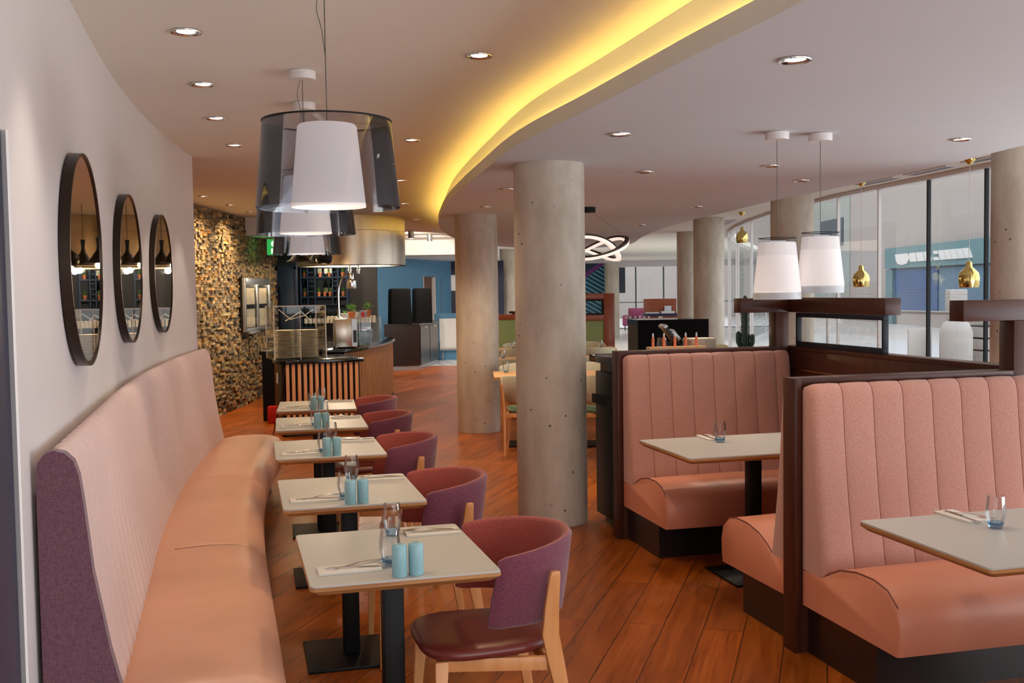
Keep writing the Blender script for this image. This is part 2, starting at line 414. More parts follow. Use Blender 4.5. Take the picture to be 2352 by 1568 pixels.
def inset(poly,d):
    n=len(poly); out=[]
    a=sum(poly[i][0]*poly[(i+1)%n][1]-poly[(i+1)%n][0]*poly[i][1] for i in range(n)); s=1 if a>0 else -1
    for i in range(n):
        p0,p1,p2=Vector(poly[i-1]),Vector(poly[i]),Vector(poly[(i+1)%n])
        t=(p2-p0); t.normalize(); nn=Vector((-t.y,t.x))*s; out.append(tuple(p1+nn*d))
    return out
g=G().prism(isl,ZL,ZL+.055)
for a,b in ((isl,inset(isl,.018)),):
    loops=[[(p[0],p[1],ZL+.055),(q[0],q[1],ZL+.055),(q[0],q[1],ZL+.085),(p[0],p[1],ZL+.085)] for p,q in zip(a,b)]
    g.loft(loops,cap=False,closed=True)
g.prism(inset(isl,.075),ZL+.056,ZU-.001)
o=g.obj('ceiling',MT['fascia'],smooth=30); tag(o,'dropped ceiling island with a curved stepped edge over the booths','ceiling',kind='structure')
ins=inset(isl,.045)
path=[(x,y,ZL+.066) for x,y in ins[:LEFT_N*5]]
o=G().tube(path,.009,6).obj('cove_light_strip',MT['led']); tag(o,'warm yellow light strip hidden in the curved ceiling step','light strip')
# ------------------------------------------------------------------ walls on the left
ys=[-2.4+.35*i for i in range(33)]; ys=[y for y in ys if y<8.6]+[8.618]
poly=[(wall_x(y),y) for y in ys]+[(-6.2,8.618),(-6.2,-2.4)]
o=G().prism(poly,0,ZU).obj('wall_left',MT['white_wall'],smooth=20); tag(o,'gently curved white wall behind the pink banquette','wall',kind='structure')
# split stone wall: core slab plus individually laid blocks
g=G(); g.box(-4.2,8.62,0,-3.98,17.62,ZU)
z=0
while z<ZU-.02:
    h=random.choice((.024,.03,.036,.042)); h=min(h,ZU-z)
    y=8.62
    while y<17.6:
        l=random.uniform(.05,.15); l=min(l,17.62-y)
        if y+l>10.2:
            d=random.choice((.0,.008,.016,.03,.042))+random.uniform(0,.006)
            g.box(-3.985,y+.002,z+.0015,-3.965+d,y+l-.002,z+h-.0015)
        y+=l
    z+=h
o=g.obj('wall_stone',MT['stone'],smooth=0); tag(o,'split stone feature wall of small tan and grey blocks','wall',kind='structure')
o=G().box(-3.93,15.57,2.5,-3.35,18.4,ZU).obj('trim_1',MT['white_wall']); tag(o,'white boxed bulkhead under the ceiling at the stone wall end','bulkhead',kind='structure')
# kitchen back walls
o=G().box(-4.2,17.64,0,-3.62,17.8,2.75).obj('wall_service',MT['dark_blue']); tag(o,'dark blue wall return at the end of the stone wall','wall',kind='structure')
o=G().box(-4.2,18.9,0,-2.43,19.05,2.75).obj('wall_kitchen',MT['black_wall']); tag(o,'black wall behind the bar shelves','wall',kind='structure')
t=thing('door_1','dark blue flush door beside the stone wall','door',(-3.81,17.6,0),kind='structure')
G().box(-.1,-.005,0,.17,.03,2.03).obj('door_leaf',MT['dark_blue'],t,.004)
G().box(-.125,-.02,0,-.1,.035,2.08).box(.17,-.02,0,.195,.035,2.08).box(-.125,-.02,2.03,.195,.035,2.08).obj('door_frame',MT['navy'],t)
G().box(-.085,-.035,.9,-.072,-.004,1.75).obj('door_handle',MT['black_metal'],t)
# blue wall with recess, far end
def quad_wall(g,a,b,z0,z1,th=.12):
    a=Vector((a[0],a[1],0)); b=Vector((b[0],b[1],0)); d=(b-a).normalized(); n=Vector((-d.y,d.x,0))*th
    return g.prism([tuple(a.xy),tuple(b.xy),tuple((b+n).xy),tuple((a+n).xy)],z0,z1)
A=Vector((-3.35,23.2)); B=Vector((-1.62,28.2)); L=(B-A).length
at=lambda s:tuple(A+(B-A)*s)
g=G()
for s0,s1,z0,z1 in ((0,.655,0,2.43),(.80,1,0,2.43),(.655,.80,2.0,2.43)): quad_wall(g,at(s0),at(s1),z0,z1)
o=g.obj('wall_blue',MT['blue_wall'],smooth=0); tag(o,'blue painted wall behind the covered machines','wall',kind='structure')
t=thing('door_2','narrow doorway with pale frame in the blue wall','doorway',kind='structure')
g=G(); quad_wall(g,at(.648),at(.662),0,2.03,.16); quad_wall(g,at(.793),at(.807),0,2.03,.16); quad_wall(g,at(.648),at(.807),2.0,2.03,.16); g.obj('door_frame',MT['white_metal'],t)
b0=Vector(at(.67)); G().prism([tuple(b0+Vector((-.05,.35))),tuple(b0+Vector((.35,1.0))),tuple(b0+Vector((.3,1.05))),tuple(b0+Vector((-.1,.4)))],0,1.98).obj('door_leaf',MT['kraft'],t)
o=G().box(-1.62,28.3,0,-.2,28.5,2.43).obj('wall_far_navy',MT['navy']); tag(o,'navy wall panel past the end of the blue wall','wall',kind='structure')
o=tag(G().cbox(0,0,0,.16,.02,.42).obj('wall_sign',MT['white_gloss'],loc=(-1.57,28.27,1.85)),'small white notice on the navy wall panel','sign')
o=G().box(-6.2,22.95,2.43,-.3,31,ZU-.002).obj('ceiling',MT['white_wall'],smooth=0); tag(o,'low white ceiling bulkhead before the blue wall','ceiling',kind='structure')
o=G().box(-6.2,-2.5,0,-6.05,36.6,ZU).obj('wall_outer',MT['white_wall']); tag(o,'plain outer wall on the left hidden side','wall',kind='structure')
o=G().box(-6.0,31,0,-1.0,31.15,ZU).obj('wall_back',MT['white_wall']); tag(o,'plain white wall closing the far left corner','wall',kind='structure')
# striped mural wall
o=G().box(-.4,36,0,3.22,36.15,ZU-.25).obj('wall_mural',MT['mural'],smooth=0); tag(o,'wall with a teal diagonal stripe mural and purple corner','wall',kind='structure')
o=G().box(3.07,36.16,0,3.22,42.9,ZU-.002).obj('wall_passage',MT['white_wall']); tag(o,'white side wall behind the mural edge','wall',kind='structure')
o=G().box(-1.0,36.0,ZU-.249,3.22,36.15,ZU-.002).box(3.2,42.6,ZU-.249,11.5,42.8,ZU-.002).obj('trim_3',MT['white_wall']); tag(o,'white bulkhead above the mural and far glazing','bulkhead',kind='structure')
# ------------------------------------------------------------------ columns
def column(x,y,r,h,label):
    o=G().lathe([(r*.985,0),(r,.012),(r,h-.012),(r*.99,h)],48).obj('column',MT['concrete'],loc=(x,y,0)); return tag(o,label,'column','round concrete columns','structure')
column(.273,7.36,.2477,ZL,'large round concrete column at the centre in front of the green chairs')
column(-.40,12.16,.2477,ZL,'round concrete column left of the centre one beside the aisle')
column(3.309,12.335,.2477,ZU,'round concrete column behind the two white pendant lamps')
column(3.217,17.05,.2477,ZU,'round concrete column right of the black host desk')
column(3.62,21.3,.2477,ZU,'round concrete column behind the one by the host desk, partly hidden')
column(-.10,29.0,.2477,ZU,'far grey concrete column seen between the two nearest columns')
column(3.40,35.4,.2477,ZU-.26,'far concrete column beside the striped mural')
column(3.80,7.72,.2477,ZU,'concrete column at the right edge by the window')
# ------------------------------------------------------------------ window wall, curved
WLAB=['first window bay from the camera, out of frame','second window bay on the right','third window bay on the right','fourth window bay on the right','window bay beyond the second booth','window bay behind the right edge column','window bay with its post beside the right edge column','window bay between the two dark posts','window bay showing the left part of the shop','window bay left of the shop front','window bay behind the brass middle pendant','window bay right of the pendant lamp column','window bay behind the pendant lamp column','window bay above the cactus','window bay left of the cactus','window bay by the host desk column','far window bay beyond the columns','very far window bay','window bay near the far lobby','last window bay before the far glazing']
for i in range(len(WP)-1):
    a=Vector(WP[i]+(0,)); b=Vector(WP[i+1]+(0,)); L=(b-a).length; ang=math.atan2(b.y-a.y,b.x-a.x)
    t=thing('window_%d'%(i+1),'floor to ceiling glazing, '+WLAB[i],'window',a,ang,'street window bays','structure')
    G().box(.03,-.004,.06,L-.03,.004,ZU-.046).obj('pane',MT['pane'],t,smooth=0)
    dark = i in (7,8) or i<7
    mm=MT['ink'] if dark else MT['white_metal']
    G().box(-.012,-.018,.0,.012,.018,ZU-.046).obj('mullion',mm,t)
    G().box(-.02,-.04,0,L,.04,.06).box(-.02,-.04,ZU-.045,L,.04,ZU-.002).obj('frame_rail',MT['white_metal'],t)
    if 6<=i<=9:
        g=G(); n=int(L/.03)
        for k in range(n):
            for j,s in enumerate((.006,.008,.006)):
                x=.04+k*(L-.08)/n; z=1.50+j*.028
                g.cbox(x,-.0055,z,s,.001,s)
        g.obj('dot_strip',MT['white_gloss'],t,smooth=0)
# far glazing
FW=[(3.25,42.65),(5.07,42.65),(6.2,42.65),(7.1,42.65),(8.2,42.65),(9.8,42.65),(11.3,42.65)]
for i in range(len(FW)-1):
    a=Vector(FW[i]+(0,)); b=Vector(FW[i+1]+(0,)); L=(b-a).length
    t=thing('window_%d'%(30+i),['far end glazing pane next to the mural','far end glazing pane with a dark blind strip','far end glazing pane behind the purple armchair','far end glazing pane above the reception desk','far end glazing pane behind the host desk columns','far end glazing last pane on the right'][i],'window',a,0,'far end window panes','structure')
    G().box(.03,-.004,.03,L-.03,.004,ZU-.28).obj('pane',MT['pane'],t,smooth=0)
    G().box(-.025,-.04,0,.025,.04,ZU-.26).obj('mullion',MT['grey_cladding'],t)
    G().box(0,-.03,1.05,L,.03,1.08).box(0,-.03,0,L,.03,.03).obj('frame_rail',MT['grey_cladding'],t)
    if i==0: G().box(1.12,-.12,1.45,1.38,-.06,2.49).obj('blind',MT['dark_blue'],t)
# linear air vents in the outer ceiling
for i,lab in ((6,'air vent slots above the window by the right column'),(7,'air vent slots above the bay between dark posts'),(8,'air vent slots above the left shop bay'),(10,'air vent slots right of the pendant lamp column'),(13,'air vent slots above the cactus window'),(15,'air vent slots near the far window columns')):
    a=Vector(WP[i]+(0,)); b=Vector(WP[i+1]+(0,)); ang=math.atan2(b.y-a.y,b.x-a.x); m=(a+b)/2+Vector((-sin(ang),cos(ang),0))*.28
    t=thing('air_vent',lab,'vent',(m.x,m.y,ZU),ang,'linear ceiling vents')
    l=(b-a).length*.78
    G().box(-l/2,-.07,-.012,l/2,.07,-.001).obj('vent_plate',MT['white_metal'],t)
    g=G()
    for s in (-.035,0,.035): g.box(-l/2+.03,s-.009,-.0135,l/2-.03,s+.009,-.0122)
    g.obj('slots',MT['grey_cladding'],t)
# ------------------------------------------------------------------ outside
o=G().box(-20,-40,-.14,90,140,-.11).obj('ground',MT['pavement'],smooth=0); tag(o,'pale paved street outside the windows','ground',kind='structure')
t=thing('street_building','pale rendered building across the street with a blue shop front','building',(17,0,-.11))
G().box(0,27,0,4,110,9.5).obj('wall',MT['facade'],t)
G().box(-.06,52.5,.0,0,66,9.5).obj('pier',MT['facade_pier'],t)
G().box(-.25,33,2.45,0,47,3.35).obj('sign_band',MT['sign_teal'],t)
G().box(-.08,41.6,.6,0,46.2,2.4).obj('shop_window',MT['shop_glass'],t)
G().box(-.05,33,.6,0,41.5,2.4).obj('shop_window',MT['shop_pale'],t)
G().box(-.2,46.2,.0,0,47,2.4).obj('shop_pier',MT['sign_teal'],t)
G().box(-.12,53.4,3.8,0,57.2,5.2).obj('cladding',MT['grey_cladding'],t)
# the shop name, white letters seen too blown out to read: a rounded bowl, blocks and slanted bars
g=G(); yy=45.2
def letter(y0,y1,sl=.25,z0=2.68,z1=3.05):
    g.loft([[(x,y0,z0),(x,y1,z0),(x,y1+sl,z1),(x,y0+sl,z1)] for x in (-.31,-.25)])
pts=[(45.6,3.05),(44.0,3.05),(44.0,2.8),(44.25,2.62),(44.8,2.57),(45.3,2.64),(45.5,2.8)]
g.loft([[(x,y,z) for y,z in pts] for x in (-.31,-.25)])
for y0,y1 in ((43.15,43.85),(42.35,43.0),(41.7,42.2)): letter(y0,y1)
letter(40.9,41.4,.1,2.68,2.8); letter(40.9,41.4,.1,2.92,3.05)
for k in range(5): letter(38.0+k*.56,38.5+k*.56,.3)
g.obj('sign_letters',MT['white_gloss'],t)
t=thing('street_building','pale building closing the street beyond the far end glazing','building',(3,62,-.11))
G().box(-14,0,0,13.9,6,11).obj('wall',MT['facade'],t); G().box(-1,-.1,0,2.5,0,11).obj('pier',MT['facade_pier'],t)
t=thing('rail','white horizontal handrail outside the window','handrail',(5.2,10.6,-.11))
G().tube([(-.95,3.8,1.41),(1.0,-2.2,1.41)],.02,8).obj('rail_bar',MT['hazy_white'],t)
g=G()
for a in (-.9,.95): G().tube([(a,3.8-(a+.95)*3.07,0),(a,3.8-(a+.95)*3.07,1.4)],.018,8).obj('post',MT['hazy_white'],t)
# white street furniture beyond the glass
t=thing('outdoor_chair','white outdoor chair beyond the window beside the left dark post','chair',(6.75,17.7,-.11),R(200))
G().box(-.24,-.24,.42,.24,.24,.46).obj('seat',MT['hazy_white'],t,.01)
G().box(-.24,.2,.46,.24,.235,1.0).obj('backrest',MT['hazy_white'],t,.01)
for a in (-.21,.21):
    for b in (-.21,.21): G().bar((a,b,.42),(a*1.25,b*1.25,0),.035,.035,(0,1,0)).obj('leg',MT['hazy_white'],t)
t=thing('patio_heater','white rounded gas heater with a small dark bird mark outside','heater',(7.35,17.3,-.11))
G().lathe([(.24,0),(.26,.05),(.26,.95),(.2,1.1),(.1,1.16)],24).obj('body',MT['hazy_white'],t)
G().cbox(0,0,1.4,.3,.2,.5).obj('head',MT['hazy_white'],t,.02)
G().loft([[(x,-.105+d,z) for x,z in ((-.06,1.3),(.02,1.31),(.06,1.48),(.03,1.4),(-.02,1.36))] for d in (0,.003)]).obj('bird_mark',MT['shop_glass'],t)
t=thing('planter_box','white slatted crate outside between the dark window posts','planter',(8.2,17.6,-.11),R(10))
g=G()
for k in range(5): g.box(-.5,-.3,.05+k*.2,.5,.3,.22+k*.2)
g.obj('body',MT['hazy_white'],t); G().box(-.46,-.27,.0,.46,.27,1.04).obj('soil',MT['soil'],t)
t=thing('outdoor_plant','pale fern in a white pot outside near the right dark post','plant',(8.0,15.6,-.11))
G().lathe([(.22,0),(.3,.6),(.27,.6),(.26,.55)],20).obj('pot',MT['hazy_white'],t)
g=G()
for k in range(11):
    a=k*2.4; l=random.uniform(.5,.85)
    pts=[Vector((0,0,.55)),Vector((cos(a)*l*.3,sin(a)*l*.3,.55+l*.55)),Vector((cos(a)*l*.75,sin(a)*l*.75,.55+l*.75)),Vector((cos(a)*l,sin(a)*l,.55+l*.55))]
    p=spline(pts,4); 
    for q in range(len(p)-1):
        wdt=.07*sin(pi*(q+1)/(len(p)+1)); s=Vector((-sin(a),cos(a),0))*wdt
        g.add([p[q]-s,p[q]+s,p[q+1]+s,p[q+1]-s,p[q]+Vector((0,0,.004))],[(0,1,2,3)])
g.obj('fronds',MT['facade_pier'],t)

# ------------------------------------------------------------------ tall dark panel at the left edge
t=thing('screen_panel','tall dark navy screen panel at the left edge of the picture','screen')
G().prism([(-1.112,2.30),(-.90,1.55),(-.88,1.55),(-1.102,2.288)],0,2.0).obj('board',MT['navy'],t)
G().prism([(-1.112,2.3005),(-1.094,2.294),(-1.092,2.302),(-1.110,2.3085)],0,2.0).obj('edge_strip',MT['white_metal'],t)

# ------------------------------------------------------------------ long pink banquette
t=thing('banquette','long pale pink banquette with ribbed back along the curved white wall','banquette',wall_p(5.7,.3,0))
inv=Matrix.Translation(-Vector(wall_p(5.7,.3,0)))
BACK=[(.014,.30),(.014,1.13),(.020,1.165),(.038,1.188),(.062,1.195),(.088,1.188),(.108,1.165),(.119,1.13),(.128,1.05),(.145,.85),(.18,.62),(.21,.47),(.215,.30)]
SEAT=[(.06,.20),(.06,.42),(.19,.455),(.30,.478),(.46,.485),(.58,.478),(.65,.455),(.69,.41),(.70,.35),(.69,.28),(.675,.22),(.665,.20)]
def sweep_wall(prof,ys,mod=None):
    loops=[]
    for i,y in enumerate(ys):
        n,_=wall_n(y); k=mod(i,y) if mod else 0
        cx=sum(p[0] for p in prof)/len(prof); cz=sum(p[1] for p in prof)/len(prof)
        loops.append([wall_p(y,max(.014,p[0]-(k if p[0]>.04 else 0)),p[1]-(k*.6 if p[1]>1.1 else 0)) for p in prof])
    return loops
SEGS=[(2.955,4.68),(4.68,6.5),(6.5,8.52)]
for y0,y1 in SEGS:
    n=round((y1-y0)/.115); ys=[];md=[]
    for k in range(n):
        s0=y0+(y1-y0)*k/n; s1=y0+(y1-y0)*(k+1)/n
        for fr,dep in ((0,.0085),(.035,.0045),(.09,.001),(.25,-.0012),(.5,-.002),(.75,-.0012),(.91,.001),(.965,.0045)):
            ys.append(s0+(s1-s0)*fr); md.append(dep if not(k==0 and fr==0) else .02)
    ys.append(y1); md.append(.02)
    g=G().loft(sweep_wall(BACK,ys,lambda i,y:md[i]),M=inv); g.obj('backrest',MT['pale_pink_cloth'],t,smooth=60)
    bk_=[o_ for o_ in COL.objects if o_.parent==t and o_.name.startswith('backrest')][-1]
    sg=G()
    for k in range(1,n):
        yy=y0+(y1-y0)*k/n; sg.tube([inv@Vector(wall_p(yy,p[0]-.0075,p[1]-(.0045 if p[1]>1.1 else 0))) for p in BACK[3:-1]],.0016,5)
    sg.obj('stitching',MT['stitch_pale'],bk_,smooth=0)
    m=14; ys=[y0+(y1-y0)*k/m for k in range(m+1)]; ys=[y0,y0+.012,y0+.04]+ys[1:-1]+[y1-.04,y1-.012,y1]
    def sm(i,y,y0=y0,y1=y1): e=min(y-y0,y1-y); return .016 if e<.001 else .006 if e<.02 else 0
    loops=[]
    for i,y in enumerate(ys):
        k=sm(i,y); loops.append([wall_p(y,p[0]-(k*1.0 if p[0]>.4 else 0),p[1]-(k if p[1]>.4 else 0)) for p in SEAT])
    s=G().loft(loops,M=inv).obj('seat_cushion',MT['peach_leather'],t,smooth=60)
    ln=[Vector(wall_p(y1-.001,p[0]-.012,p[1]-.010)) for p in SEAT[3:-1]]
    if y1<8: G().tube([inv@p for p in ln],.0035,6).obj('seam',MT['piping'],s)
prof=[(.014,.0),(.014,1.135),(.02,1.172),(.038,1.196),(.062,1.204),(.09,1.196),(.113,1.172),(.126,1.13),(.136,1.05),(.155,.85),(.195,.62),(.23,.47),(.40,.47),(.60,.46),(.68,.42),(.705,.35),(.69,.24),(.66,.0)]
g=G().loft([[wall_p(y,d,z) for d,z in prof] for y in (2.90,2.912,2.948)],M=inv); g.obj('end_panel',MT['plum_velvet'],t,smooth=50)
g=G().loft([[wall_p(y,d,z) for d,z in ((.03,.0),(.03,.19),(.58,.19),(.58,.0))] for y in [2.96+k*.37 for k in range(16)]],M=inv); g.obj('plinth',MT['black_metal'],t,smooth=0)
# ------------------------------------------------------------------ oval-looking round mirrors
def mirror(y,z,label,turn=0):
    n,tg=wall_n(y); ang=math.atan2(n[1],n[0])-R(turn)
    p=wall_p(y,.003+.395*sin(R(turn)),z); t=thing('wall_mirror',label,'mirror',p,ang,'round wall mirrors')
    T=Matrix.Rotation(R(90),4,'Y')
    G().lathe([(.395,.0),(.395,.036),(.385,.036),(.385,.028),(.385,.0)],64,T,cap=False).obj('frame',MT['bronze'],t,smooth=30)
    G().lathe([(.0005,.0),(.386,.0),(.386,.030),(.0005,.030)],64,T,cap=False).obj('glass',MT['mirror'],t,smooth=20)
mirror(3.92,1.770,'round bronze framed mirror nearest the left edge of the picture',1.55)
mirror(5.60,1.778,'round bronze framed mirror in the middle of the three',1.4)
mirror(7.04,1.778,'round bronze framed mirror nearest the stone wall')
# ------------------------------------------------------------------ the five tables along the banquette
ORD=['first','second','third','fourth','fifth']
WHERE=['nearest the camera','second from the camera','third from the camera','fourth from the camera','farthest, by the slatted counter']
TB=[(-.4234,3.5354,.26474),(-.7456,4.6636,.25281),(-1.0634,5.9629,.23726),(-1.3197,7.1343,.21734),(-1.5485,8.2367,.17756)]
def rrect(w,h,r,n=4):
    out=[]
    for cx,cy,a0 in ((w/2-r,h/2-r,0),(-w/2+r,h/2-r,90),(-w/2+r,-h/2+r,180),(w/2-r,-h/2+r,270)):
        for k in range(n+1):
            a=R(a0+90*k/n); out.append((cx+r*cos(a),cy+r*sin(a)))
    return out
def make_table(name,label,w,d,group,pos,rz,bases=(0,),bx=0):
    t=thing(name,label,'table',pos,rz,group)
    top=G().prism(rrect(w-.004,d-.004,.018),.744,.75).obj('tabletop',MT['laminate'],t)
    lo=lambda e,z,r=.02:[(x,y,z) for x,y in rrect(w-2*e,d-2*e,r)]
    G().loft([lo(.022,.716),lo(.0,.733),lo(0,.7437)]).obj('edge',MT['ply'],top,smooth=20)
    for b in bases:
        G().box(b-.036,-.036,.014,b+.036,.036,.716).obj('post',MT['black_metal'],t,.006)
        G().cbox(b,0,.007,.41,.41,.014).obj('base',MT['black_metal'],t,.003)
    return t
t1=make_table('dining_table','white topped square table '+WHERE[0],.60,.71,'white tables along the banquette',(TB[0][0],TB[0][1],0),TB[0][2])
for i in range(1,5):
    dup(t1,(TB[i][0],TB[i][1],0),TB[i][2],'white topped square table '+WHERE[i])
def tl(i,x,y,z=.7502):
    X,Y,a=TB[i]; return (X+x*cos(a)-y*sin(a),Y+x*sin(a)+y*cos(a),z)
# tumbler
tum=thing('tumbler','x','glass',group='tumblers with blue bases')
G().lathe([(.0005,.012),(.024,.012),(.0345,.05),(.0355,.07),(.0300,.118),(.0288,.118),(.0343,.07),(.0333,.05),(.0232,.0135),(.0005,.0135)],28,cap=False).obj('bowl',MT['tumbler'],tum,smooth=60)
G().lathe([(.0005,0),(.022,0),(.0258,.010),(.0285,.024),(.0275,.024),(.0245,.0118),(.0005,.0118)],28,cap=False).obj('blue_base',MT['tumbler_base'],tum,smooth=60)
shk=thing('shaker','x','shaker',group='turquoise salt and pepper shakers')
G().lathe([(.0005,0),(.0225,0),(.024,.003),(.024,.092),(.0215,.0985),(.015,.101),(.0005,.101)],28,cap=False).obj('body',MT['turquoise'],shk,smooth=50)
g=G()
for a in range(5): g.cbox(.006*cos(a*1.256),.006*sin(a*1.256),.1012,.0022,.0022,.0008)
g.obj('holes',MT['black_plastic'],shk,smooth=0)
nap=thing('napkin','x','napkin',group='folded paper napkins')
G().box(-.1,-.045,0,.1,.045,.004).box(-.099,-.044,.0042,.1,.045,.008).obj('folded_sheet',MT['napkin'],nap,.0015)
def fork_mesh():
    g=G(); g.loft([[(x,-w_,z),(x,w_,z),(x,w_,z+.0018),(x,-w_,z+.0018)] for x,w_,z in ((-.1,.005,.000),(-.06,.0045,.002),(0,.003,.006),(.03,.003,.006),(.05,.010,.003),(.062,.0115,.0015))])
    for k in range(4): g.loft([[(x,-.0105+k*.0062,z),(x,-.0082+k*.0062,z),(x,-.0082+k*.0062,z+.0015),(x,-.0105+k*.0062,z+.0015)] for x,z in ((.0625,.0016),(.085,.001),(.1,.004))])
    return g
fk=tag(fork_mesh().obj('fork',MT['chrome']),'x','fork','forks laid on the napkins')
kn=tag(G().loft([[(x,-w0,0),(x,w1,0),(x,w1*.6,h),(x,-w0*.6,h)] for x,w0,w1,h in ((-.105,.004,.004,.003),(-.06,.006,.006,.005),(-.005,.005,.005,.0045),(.0,.007,.007,.002),(.06,.009,.007,.0016),(.095,.006,.006,.0014),(.105,.001,.004,.001))]).obj('knife',MT['chrome']),'x','knife','knives laid on the napkins')
first={}
def put(root,loc,rz,label):
    if root.name not in first:
        first[root.name]=1; root.location=loc; root.rotation_euler=(0,0,rz); root['label']=label; return root
    return dup(root,loc,rz,label)
for i in range(5):
    a=TB[i][2]; W_='on the white table '+WHERE[i]; q=random.uniform(-.006,.006)
    put(shk,tl(i,-.026+q,-.315),a,'left turquoise shaker '+W_)
    put(shk,tl(i,.027+q,-.308),a,'right turquoise shaker '+W_)
    put(tum,tl(i,-.035+q,-.20 if i else -.175),0,'nearer tumbler behind the shakers '+W_)
    put(tum,tl(i,.035+q,.235),0,'farther tumbler by the cutlery '+W_)
    put(nap,tl(i,-.165,-.195),a+R(2),'napkin on the bench side '+W_)
    put(nap,tl(i,.185,.225),a-R(1),'napkin on the chair side '+W_)
    put(fk,tl(i,-.12,-.165,.7585),a+R(24),'fork on the bench side '+W_)
    put(kn,tl(i,-.135,-.20,.7586),a-R(4),'knife on the bench side '+W_)
    put(fk,tl(i,.165,.245,.7585),a+R(172),'fork on the chair side '+W_)
    put(kn,tl(i,.18,.215,.7586),a+R(176),'knife on the chair side '+W_)
# ------------------------------------------------------------------ upholstered barrel chairs
def make_chair(name,label,group,inner,outer,seatm,woodm):
    """local frame: back at +x, sitter faces -x"""
    t=thing(name,label,'chair',group=group)
    # seat: soft rounded pad
    prof=[]
    N=40
    def outline(s,k):
        out=[]
        for i in range(N):
            a=2*pi*i/N; c,sn=cos(a),sin(a); e=.62
            x=.235*math.copysign(abs(c)**e,c); y=(.225-.018*(x/.235))*math.copysign(abs(sn)**e,sn)
            out.append((x*s-.01,y*s,k))
        return out
    G().loft([outline(.90,.418),outline(.97,.424),outline(1,.438),outline(.985,.452),outline(.92,.4605),outline(.7,.462),outline(.35,.458),outline(.05,.457)]).obj('seat',seatm,t,smooth=70)
    # backrest shell, wraps round the rear half
    TH=.036; NS=44; a1=R(94)
    outerL=[];innerL=[]
    loops=[]
    for i in range(NS+1):
        th=-a1+2*a1*i/NS; k=abs(th)/a1
        ztop=.802-.035*k**2; zbot=.525+.006*k**3
        rb=.262; rt=.298
        def pt(r,z): 
            rx=r*.97; ry=r*.94
            x=rx*cos(th) if abs(th)<pi/2 else rx*cos(th)*1.0
            return (x+.012-.04*k**3*(ztop-z)/(ztop-zbot),ry*sin(th),z)
        zm=(ztop+zbot)/2
        e=1 if 0<i<NS else .55
        tt=TH/2*e; 
        def R_(z): return rb+(rt-rb)*(z-.52)/(.28)
        cz=(ztop-zbot)/2*(1 if 0<i<NS else .94)
        z0,z1=zm-cz,zm+cz
        loops.append([pt(R_(z0)-tt*.3,z0),pt(R_(z0)+tt*.3,z0),pt(R_(z0)+tt*.9,z0+.012),pt(R_(zm)+tt,zm),pt(R_(z1)+tt*.9,z1-.012),pt(R_(z1)+tt*.35,z1),
                      pt(R_(z1)-tt*.35,z1),pt(R_(z1)-tt*.9,z1-.012),pt(R_(zm)-tt,zm),pt(R_(z0)-tt*.9,z0+.012)])
    # outside half and inside half are separate coverings that meet at the rims
    nn=10
    def strip(idx,nm,mat,par,cap):
        g=G(); vs=[l[j] for l in loops for j in idx]; n=len(idx); fs=[]
        for i in range(NS):
            for k in range(n-1): fs.append((i*n+k,i*n+k+1,(i+1)*n+k+1,(i+1)*n+k))
        if cap:
            fs.append(tuple(range(n))); fs.append(tuple(NS*n+k for k in range(n)))
        return g.add(vs,fs).obj(nm,mat,par,smooth=70)
    bk=strip([0,1,2,3,4,5],'backrest',outer,t,False)
    strip([5,6,7,8,9,0],'inner_cover',inner,bk,False)
    for e in (0,NS):
        G().add(loops[e],[tuple(range(10))]).obj('front_edge',outer,bk)
    # legs
    for s in (-1,1):
        G().loft([[(x-w_/2,s*y-.013,z),(x+w_/2,s*y-.013,z),(x+w_/2,s*y+.013,z),(x-w_/2,s*y+.013,z)] for x,y,w_,z in ((-.205,.226,.026,0),(-.198,.206,.034,.22),(-.185,.182,.046,.418))]).obj('front_leg',woodm,t,.004)
        cs=[]
        for x,y,w_,z in ((.255,.265,.030,0),(.225,.262,.040,.2),(.185,.262,.056,.40),(.165,.264,.058,.50),(.168,.274,.048,.60),(.176,.285,.036,.70),(.178,.286,.030,.715)):
            cs.append([(x-w_/2,s*(y-.011),z),(x+w_/2,s*(y-.011),z),(x+w_/2,s*(y+.011),z),(x-w_/2,s*(y+.011),z)])
        G().loft(cs).obj('back_leg',woodm,t,.004)
    g=G(); g.bar((-.17,-.17,.398),(-.17,.17,.398),.022,.045,(0,0,1)); g.bar((.17,-.25,.398),(.17,.25,.398),.022,.045,(0,0,1))
    for s in (-1,1): g.bar((-.16,s*.165,.398),(.16,s*.245,.398),.022,.045,(0,0,1))
    g.obj('seat_rail',woodm,t,.003)
    return t
ch=make_chair('dining_chair','mauve chair with wine leather seat at the table '+WHERE[0],'mauve chairs at the white tables',MT['rose_cloth'],MT['mauve_cloth'],MT['wine_leather'],MT['beech'])
for i in range(5):
    p=tl(i,.318,-.002,0); rz=TB[i][2]
    if i==0: ch.location=p; ch.rotation_euler=(0,0,rz)
    else: dup(ch,p,rz,'mauve chair with wine leather seat at the table '+WHERE[i])
